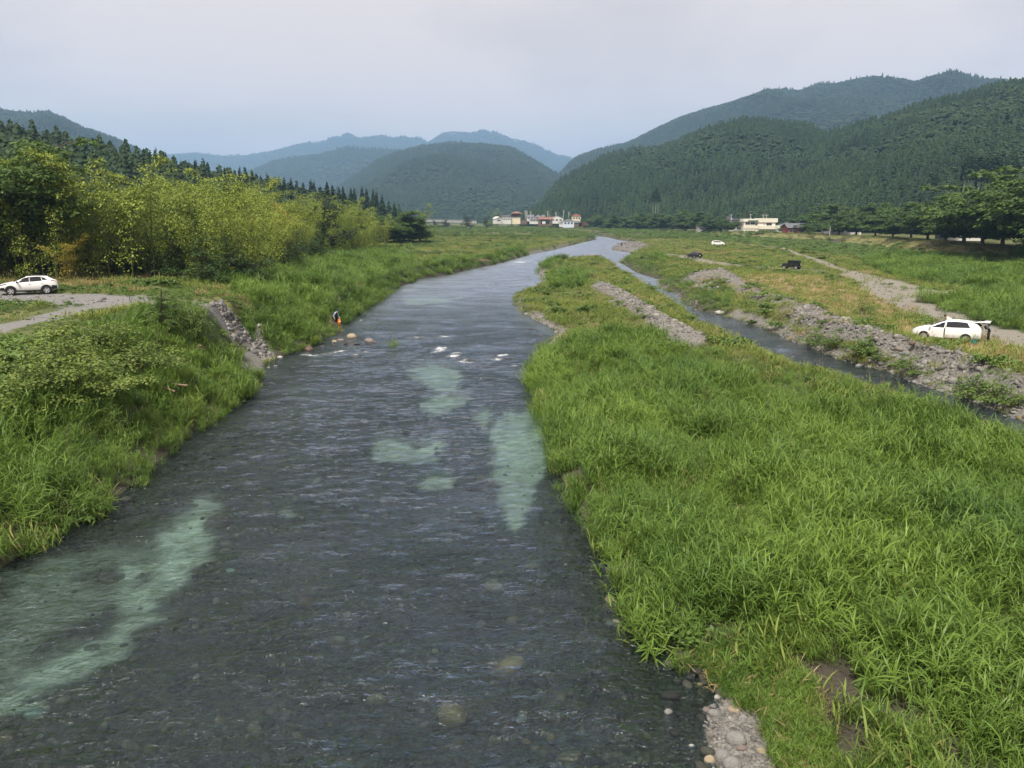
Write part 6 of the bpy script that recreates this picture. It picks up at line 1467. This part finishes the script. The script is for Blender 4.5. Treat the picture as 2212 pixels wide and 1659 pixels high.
def roof_mesh(name, kind, x0, x1, y0, y1, z, rise, mat, over=0.6, thick=0.18):
    x0, x1, y0, y1 = x0 - over, x1 + over, y0 - over, y1 + over; ym = (y0 + y1) / 2; t = thick
    if kind == 'gable_x':   # ridge along x
        V = [(x0, y0, z), (x1, y0, z), (x1, ym, z + rise), (x0, ym, z + rise), (x0, y1, z), (x1, y1, z)]
    elif kind == 'gable_y':
        xm = (x0 + x1) / 2; V = [(x0, y1, z), (x0, y0, z), (xm, y0, z + rise), (xm, y1, z + rise), (x1, y1, z), (x1, y0, z)]
    else:
        k = min((y1 - y0) / 2, (x1 - x0) / 2 - .3); V = [(x0, y0, z), (x1, y0, z), (x1 - k, ym, z + rise), (x0 + k, ym, z + rise), (x0, y1, z), (x1, y1, z)]
    n = len(V); V = V + [(a, b, c - t) for a, b, c in V]
    T4 = [(0, 1, 2, 3), (3, 2, 5, 4)]; T3 = [] if kind.startswith('gable') else [(1, 5, 2), (4, 0, 3)]
    B4 = [tuple(i + n for i in f[::-1]) for f in T4]; B3 = [tuple(i + n for i in f[::-1]) for f in T3]
    ring = [0, 1, 5, 4] if not kind.startswith('gable') else ([0, 1, 2, 5, 4, 3] if kind != 'hip' else [0, 1, 5, 4])
    S4 = [(ring[i], ring[i] + n, ring[(i + 1) % len(ring)] + n, ring[(i + 1) % len(ring)]) for i in range(len(ring))]
    F = [np.array(T4 + B4 + S4)]; 
    if T3: F.append(np.array(T3 + B3))
    return mesh_np(name, np.array(V, float), F, mat, False)
def window(parent, x0, x1, z0, z1, y, mullions=1):
    """a framed window on the wall facing -y"""
    f = add('window', boxm('window_frame', x0, x1, y - .07, y + .05, z0, z1, WINF), parent); n = mullions + 1; w = (x1 - x0 - .08 * (n + 1)) / n
    for i in range(n):
        a = x0 + .08 + i * (w + .08); add('pane', boxm('pane', a, a + w, y - .10, y - .06, z0 + .08, z1 - .08, WING), f)
def house(name, u, vb, Y, w, d, hw, kind, rise, wm, rm, label, wins=(), rz=0.0, z=None, cat='house', over=0.6):
    p = WY(u, vb, Y); g = H([p[:2]])[0] if z is None else z
    if z is None: p[2] = g
    e = tag(empty(name, (p[0], p[1], p[2]), rz), label, cat, 'houses of the village')
    add('wall', boxm('wall', -w / 2, w / 2, 0, d, -1.5, hw, wm), e)
    if kind.startswith('gable'):
        along_x = kind == 'gable_x'
        if along_x: V = [(sx * w / 2, yy, zz) for sx in (-1, 1) for yy, zz in ((0, hw), (d, hw), (d / 2, hw + rise * .93))]
        else: V = [(xx, yy, zz) for yy in (0, d) for xx, zz in ((-w / 2, hw), (w / 2, hw), (0, hw + rise * .93))]
        add('gable_wall', mesh_np('gable_wall', np.array(V, float), np.array([(0, 1, 2), (3, 5, 4)]), wm), e)
    if kind != 'flat': add('roof', roof_mesh('roof', kind, -w / 2, w / 2, 0, d, hw + .15, rise, rm, over), e)
    else: add('roof', boxm('roof', -w / 2 - .3, w / 2 + .3, -.3, d + .3, hw, hw + .5, rm), e)
    for (x0, x1, z0, z1) in wins: window(e, x0, x1, z0, z1, 0)
    return e
def rowwins(w, z0, z1, n): return [(-w / 2 + w * (i + .18) / n, -w / 2 + w * (i + .82) / n, z0, z1) for i in range(n)]

# cream public building on the levee
q = W(1641, 501.5, 4.0); q = q * [1.02, 1.02, 1]; sc_ = q[1] / FOC
e = tag(empty('cream_building', (q[0], q[1], 4.0), rad(-4)), 'flat roofed cream building with long dark windows on the levee', 'building')
X = lambda zx: (zx - 1420) / 6.8 * sc_ * 1.03; Zz = lambda zy: (447 - zy) / 6.8 * sc_ * 1.05
add('ground_floor', boxm('ground_floor', X(1197), X(1640), .6, 9, -1, Zz(402), CREAM), e); add('upper_floor', boxm('upper_floor', X(1197), X(1630), 0.3, 9, Zz(402), Zz(312), CREAM), e)
add('roof_block', boxm('roof_block', X(1390), X(1657), -.35, 9.2, Zz(318), Zz(264), CREAM, .05), e); add('roof_block', boxm('roof_block', X(1184), X(1388), -.2, 9.1, Zz(310), Zz(270), CREAM, .05), e)
add('balcony', boxm('balcony', X(1400), X(1686), -1.3, .28, Zz(410), Zz(362), CREAM, .04), e); add('awning', boxm('awning', X(1250), X(1388), -.7, -.22, Zz(303), Zz(290), RGREEN, .03), e)
for a, b, c, d in ((1215, 1280, 316, 350), (1288, 1350, 316, 350), (1354, 1386, 324, 360), (1470, 1486, 332, 352), (1505, 1582, 326, 360)): window(e, X(a), X(b), Zz(d), Zz(c), .3)
for a in (1240, 1275, 1315, 1352): add('vent_opening_shade', boxm('vent_opening_shade', X(a - 9), X(a + 9), .55, .65, Zz(446), Zz(428), DARKIN), e)  # dark slabs on the solid wall paint the shade in the openings
for a, b in ((1447, 1537), (1565, 1628)): add('garage_opening_shade', boxm('garage_opening_shade', X(a), X(b), .55, .66, Zz(447), Zz(434), DARKIN), e)  # same here: shade as dark slabs, wall not cut open
# hip roofed house left of it, red walled house right, white building behind the trees
q = W(1588, 500, 4.0) * [1.03, 1.03, 1]
e = house('hip_roofed_house', 1588, 500, q[1], 17, 12, 4.2, 'hip', 3.6, WALLW, RDARK, 'dark hip roofed house with white walls left of the cream building', rowwins(17, 1.0, 2.8, 4), cat='house', over=1.0)
add('upper_wall', boxm('upper_wall', -8.5, 1.5, 4, 11, 4.0, 6.8, WALLW), e); add('upper_roof', roof_mesh('upper_roof', 'hip', -8.5, 1.5, 4, 11, 6.9, 2.6, RDARK, 0.9), e)
add('veranda', boxm('veranda', -6, 8.5, -2.2, -2.0, .2, .9, CONC), e)
house('red_walled_house', 1730, 500, 395, 13, 9, 2.8, 'gable_x', 2.2, WALLR, RGREY, 'low red walled house half hidden behind the levee trees', rowwins(13, .8, 2.0, 3), cat='house')
house('grey_roofed_house', 1712, 492, 470, 14, 10, 3.2, 'hip', 2.4, WALLW, RGREY, 'grey roofed house just right of the cream building', rowwins(14, 1.2, 2.8, 3), cat='house')
house('white_building', 1826, 503, 372, 15, 10, 4.6, 'flat', 0, WALLW, CONC, 'white building glimpsed between the trunks of the levee trees', rowwins(15, 1.2, 2.6, 4), cat='building')
house('pale_house', 2085, 523, 262, 12, 8, 4.2, 'gable_x', 2.2, WALLW, RGREY, 'pale house behind the levee trees near the right edge', rowwins(12, 1.0, 2.2, 3), cat='house')
house('low_shed', 1530, 498, 500, 13, 6, 2.6, 'flat', 0, CONC, RGREY, 'low grey shed under the far row of cherry trees', rowwins(13, .8, 1.8, 3), cat='shed')

# the village by the far bend
V0 = 760.0; k = V0 / FOC
def vx(z): return 911 + z / 6.0
def vy(z): return 423 + z / 6.0
def vh(name, za, zb, ztop, zbot, Y, d, kind, risef, wm, rm, lab, nw=3, cat='house', rz=0.0):
    u = vx((za + zb) / 2); s = Y / FOC; w = (zb - za) / 6.0 * s; p0, p1 = WY(u, vy(zbot), Y), WY(u, vy(ztop), Y); tot = p1[2] - p0[2]; rise = tot * risef; hw = tot - rise - .15
    return house(name, u, vy(zbot), Y, w, d, hw, kind, rise, wm, rm, lab, rowwins(w * .9, hw * .35, hw * .75, nw) if nw else (), rz, z=p0[2], cat=cat, over=.5)
e = vh('office_building', 1040, 1158, 280, 345, 740, 9, 'flat', .0, WALLW, CONC, 'long white office with two bands of windows in the village', 0, 'building')
w_ = 118 / 6 * 740 / FOC
for r in (2.2, 4.9):
    for a in rowwins(w_ * .94, r, r + 1.5, 5): window(e, *a, 0)
vh('annex', 1158, 1276, 282, 345, 742, 9, 'flat', 0, WALLC, CONC, 'plain cream annex joined to the white village office', 0, 'building')
vh('dark_roofed_house', 1030, 1140, 245, 285, 790, 10, 'gable_x', .6, WALLBR, RDARK, 'dark roofed house behind the white village office', 0)
e = vh('temple_hall', 1180, 1262, 222, 300, 800, 10, 'gable_x', .5, WALLBR, RRED, 'tall red roofed hall standing above the village office', 2, 'hall')
add('lower_roof', roof_mesh('lower_roof', 'hip', -30 / 6 * .48 * 2.2, 30 / 6 * .48 * 2.2 * 1.2, -2, 11, 5.5, 2.2, RBROWN), e)
vh('white_shed', 965, 1040, 268, 342, 735, 8, 'gable_y', .35, WALLW, WALLW, 'white gabled shed left of the village office', 1, 'shed', rad(25))
vh('gabled_house', 1280, 1362, 295, 348, 720, 8, 'gable_y', .4, WALLBR, RGREY, 'small brown gabled house right of the cream annex', 2)
vh('grey_tiled_house', 1362, 1450, 244, 310, 790, 9, 'gable_x', .45, WALLW, RGREY, 'grey tiled house at the left of the roof cluster', 2)
vh('grey_tiled_house', 1400, 1520, 280, 345, 745, 9, 'hip', .4, WALLW, RGREY, 'grey tiled house with blue eaves left of the brown carport house', 3)
vh('grey_tiled_house', 1465, 1555, 245, 310, 800, 9, 'hip', .5, WALLBR, RGREY, 'grey tiled house behind the brown carport house, left one', 0)
vh('grey_tiled_house', 1560, 1660, 246, 310, 805, 9, 'gable_x', .5, WALLBR, RGREY, 'grey tiled house behind the brown carport house, right one', 0)
e = vh('carport_house', 1515, 1692, 272, 368, 725, 10, 'gable_x', .34, WALLBR, RBROWN, 'brown roofed house with a wide open carport in the village', 2)
add('carport_opening_shade', boxm('carport_opening_shade', -4.5, 3.5, -.12, .05, .2, 4.2, DARKIN), e); add('garage_door', boxm('garage_door', -3.0, 0.0, -.2, -.1, .2, 2.6, WALLW), e)  # carport shade is a dark slab on the solid front wall
vh('wide_gabled_house', 1670, 1832, 250, 340, 770, 10, 'gable_y', .42, WALLW, RGREY, 'wide grey gabled house right of the carport house', 3)
vh('light_blue_house', 1835, 1972, 302, 390, 700, 9, 'hip', .22, WALLB, RGREY, 'light blue two storey house at the village edge', 3)
vh('white_lean_to', 1785, 1835, 332, 380, 705, 7, 'gable_y', .3, WALLW, RGREY, 'small white outbuilding beside the light blue house', 1, 'shed')
vh('cream_red_roofed_house', 1952, 2062, 236, 322, 760, 9, 'hip', .28, WALLC, RRED, 'cream house with a red hip roof at the right of the village', 3)
vh('small_grey_house', 1965, 2035, 322, 378, 715, 7, 'gable_x', .45, WALLBR, RGREY, 'small grey roofed house below the cream red roofed one', 1)
vh('red_shed', 2086, 2142, 352, 392, 690, 6, 'flat', 0, WALLR, RBROWN, 'little red shed at the start of the levee', 0, 'shed')
vh('grey_roofed_barn', 1822, 1935, 240, 300, 815, 10, 'gable_x', .5, WALLW, RGREY, 'grey roofed barn behind the light blue house', 0, 'barn')

# utility poles, bridge, pylons, posts
POLE = plain('concrete_pole', (0.48, 0.47, 0.45), 0.8, 0.2, 0.1, 2); STEEL = plain('galvanised_steel', (0.50, 0.52, 0.54), 0.5, 0.4, 0.1, 2, metal=0.3)
def pole(u, vt, vb, Y, lab, arms=2):
    b, t = WY(u, vb, Y), WY(u, vt, Y); h = t[2] - b[2]; e = tag(empty('utility_pole', b), lab, 'pole', 'utility poles along the valley')
    add('shaft', mesh_np('shaft', *tube([(0, 0, -2), (0, 0, h)], [.24, .17], 8), POLE, True), e)
    for i in range(arms): add('crossarm', boxm('crossarm', -1.2, 1.2, -.08, .08, h - .6 - i * 1.1, h - .42 - i * 1.1, STEEL), e)
    add('transformer', mesh_np('transformer', *tube([(.45, 0, h - 3.4), (.45, 0, h - 2.3)], [.3, .3], 8), STEEL, True), e)
for i, (zx, zt, lab) in enumerate(((1342, 190, 'utility pole in the village, leftmost of the close pair'), (1362, 188, 'utility pole in the village, right one of the close pair'), (1410, 198, 'utility pole just right of the close pair in the village'), (1632, 200, 'utility pole above the carport house'), (1738, 210, 'utility pole above the wide gabled house'), (1837, 185, 'tall utility pole above the light blue house'), (1905, 205, 'utility pole left of the cream red roofed house'))):
    pole(vx(zx), vy(zt), vy(300), 780, lab)
for zx, zt, lab in ((997, 195, 'utility pole above the hip roofed house'), (1280, 190, 'utility pole behind the left part of the cream building'), (1465, 195, 'utility pole behind the right part of the cream building'), (1515, 200, 'thin utility pole right above the cream building')):
    pole(1431 + zx / 6.8, 434 + zt / 6.8, 500, 500, lab, 1)
A, Bq = WY(880, 473.0, 640), WY(1024, 477.6, 705); d = Bq - A; L = np.linalg.norm(d[:2]); h = math.atan2(d[1], d[0])
e = tag(empty('road_bridge', A, h), 'long pale girder bridge crossing the far end of the valley', 'bridge'); sl = (Bq[2] - A[2]); PALEST = plain('pale_bridge_paint', (0.66, 0.68, 0.68), 0.6)
def sloped(name, y0, y1, z0, z1, mat):
    V = np.array([(x, y, z + (sl if x > 0 else 0)) for x in (0, L) for y in (y0, y1) for z in (z0, z1)], float); return mesh_np(name, V, np.array([(0, 1, 3, 2), (4, 6, 7, 5), (0, 4, 5, 1), (2, 3, 7, 6), (1, 5, 7, 3), (0, 2, 6, 4)]), mat)
add('deck', sloped('deck', -3, 3, -.5, -.05, WALLW), e); add('girder', sloped('girder', -3.1, -2.7, -1.9, -.5, PALEST), e); add('railing', sloped('railing', -3.05, -2.95, .75, .9, STEEL), e); add('railing', sloped('railing', -3.05, -2.95, .25, .4, STEEL), e)
for x in np.arange(1, L, 2.5): add('rail_post', boxm('rail_post', x - .06, x + .06, -3.06, -2.94, -.05 + sl * x / L, .8 + sl * x / L, STEEL), e)
for f in (.25, .58, .9): add('pier', boxm('pier', L * f - .8, L * f + .8, -2.2, 2.2, -9, -1.7 + sl * f, CONC), e)
for u, vb, hh, lab in ((1205, 335, 13.5, 'faint lattice pylon on the far ridge, right one'), (1116, 302, 9, 'faint lattice pylon on the far ridge, left one')):
    b = WY(u, vb, 7000); H_ = hh / FOC * 7000; e = tag(empty('lattice_pylon', b), lab, 'pylon', 'pylons on the far ridge'); r = .55
    for sx in (-1, 1):
        for sy in (-1, 1): add('leg', mesh_np('leg', *tube([(sx * H_ * .10, sy * H_ * .10, -20), (sx * H_ * .02, sy * H_ * .02, H_)], [r, r * .6], 4), STEEL), e)
    for z in (.6, .75, .92): add('crossarm', mesh_np('crossarm', *tube([(-H_ * .2, 0, H_ * z), (H_ * .2, 0, H_ * z)], [r * .7, r * .7], 4), STEEL), e)
    for z in np.linspace(.05, .9, 8): add('brace', mesh_np('brace', *tube([(-H_ * (.1 - .08 * z), 0, H_ * z), (H_ * (.1 - .08 * (z + .08)), 0, H_ * (z + .08))], [r * .5, r * .5], 4), STEEL), e)
q = W(1792, 509, 4.2); e = tag(empty('marker_post', ground(q)), 'slim white post on the levee among the cherry trees', 'post'); hh = 21 * q[1] / FOC
add('shaft', mesh_np('shaft', *tube([(0, 0, -.3), (0, 0, hh)], [.10, .10], 8), WALLW, True), e); add('cap', boxm('cap', -.14, .14, -.14, .14, hh, hh + .12, STEEL), e)
# dark concrete facing on the levee slope
P4 = [W(1788, 510.5, 4.0), W(1846, 512, 4.0)]
ax = P4[1] - P4[0]; nrm = np.array([-ax[1], ax[0], 0]); nrm /= np.linalg.norm(nrm); nrm = nrm if nrm[1] < 0 else -nrm
V = []
for a in np.linspace(0, 1, 7):
    for t in np.linspace(0, 1, 4):
        c = P4[0] + ax * a + nrm * (.6 + 6.0 * t); V.append((c[0], c[1], H([c[:2]])[0] + .12))
ii = np.arange(28).reshape(7, 4); DARKC = wallmat('weathered_concrete', (0.075, 0.062, 0.055))
tag(add('levee_revetment', mesh_np('levee_revetment', np.array(V), np.stack([ii[:-1, :-1], ii[1:, :-1], ii[1:, 1:], ii[:-1, 1:]], -1).reshape(-1, 4), DARKC)), 'dark weathered concrete facing on the levee slope', 'revetment', None, 'structure')
WOOD = plain('weathered_stake', (0.42, 0.36, 0.27), 0.9, 0.1, 0.2, 6)
for u, v, hpx, lab in ((1641, 617, 18, 'pale wooden stake right of the gravel pile'), (1566, 598, 12, 'pale wooden stake behind the gravel pile'), (1490, 572, 12, 'pale wooden stake below the black estate car')):
    p = WG(u, v); hh = hpx * p[1] / FOC; e = tag(empty('stake', p), lab, 'stake', 'stakes on the right flats'); add('shaft', mesh_np('shaft', *tube([(0, 0, -.2), (.03, 0, hh * .5), (.05, .02, hh)], [.035, .03, .025], 6), WOOD, True), e); add('tip', mesh_np('tip', *tube([(.05, .02, hh), (.05, .02, hh + .06)], [.027, .004], 6), WOOD, True), e)
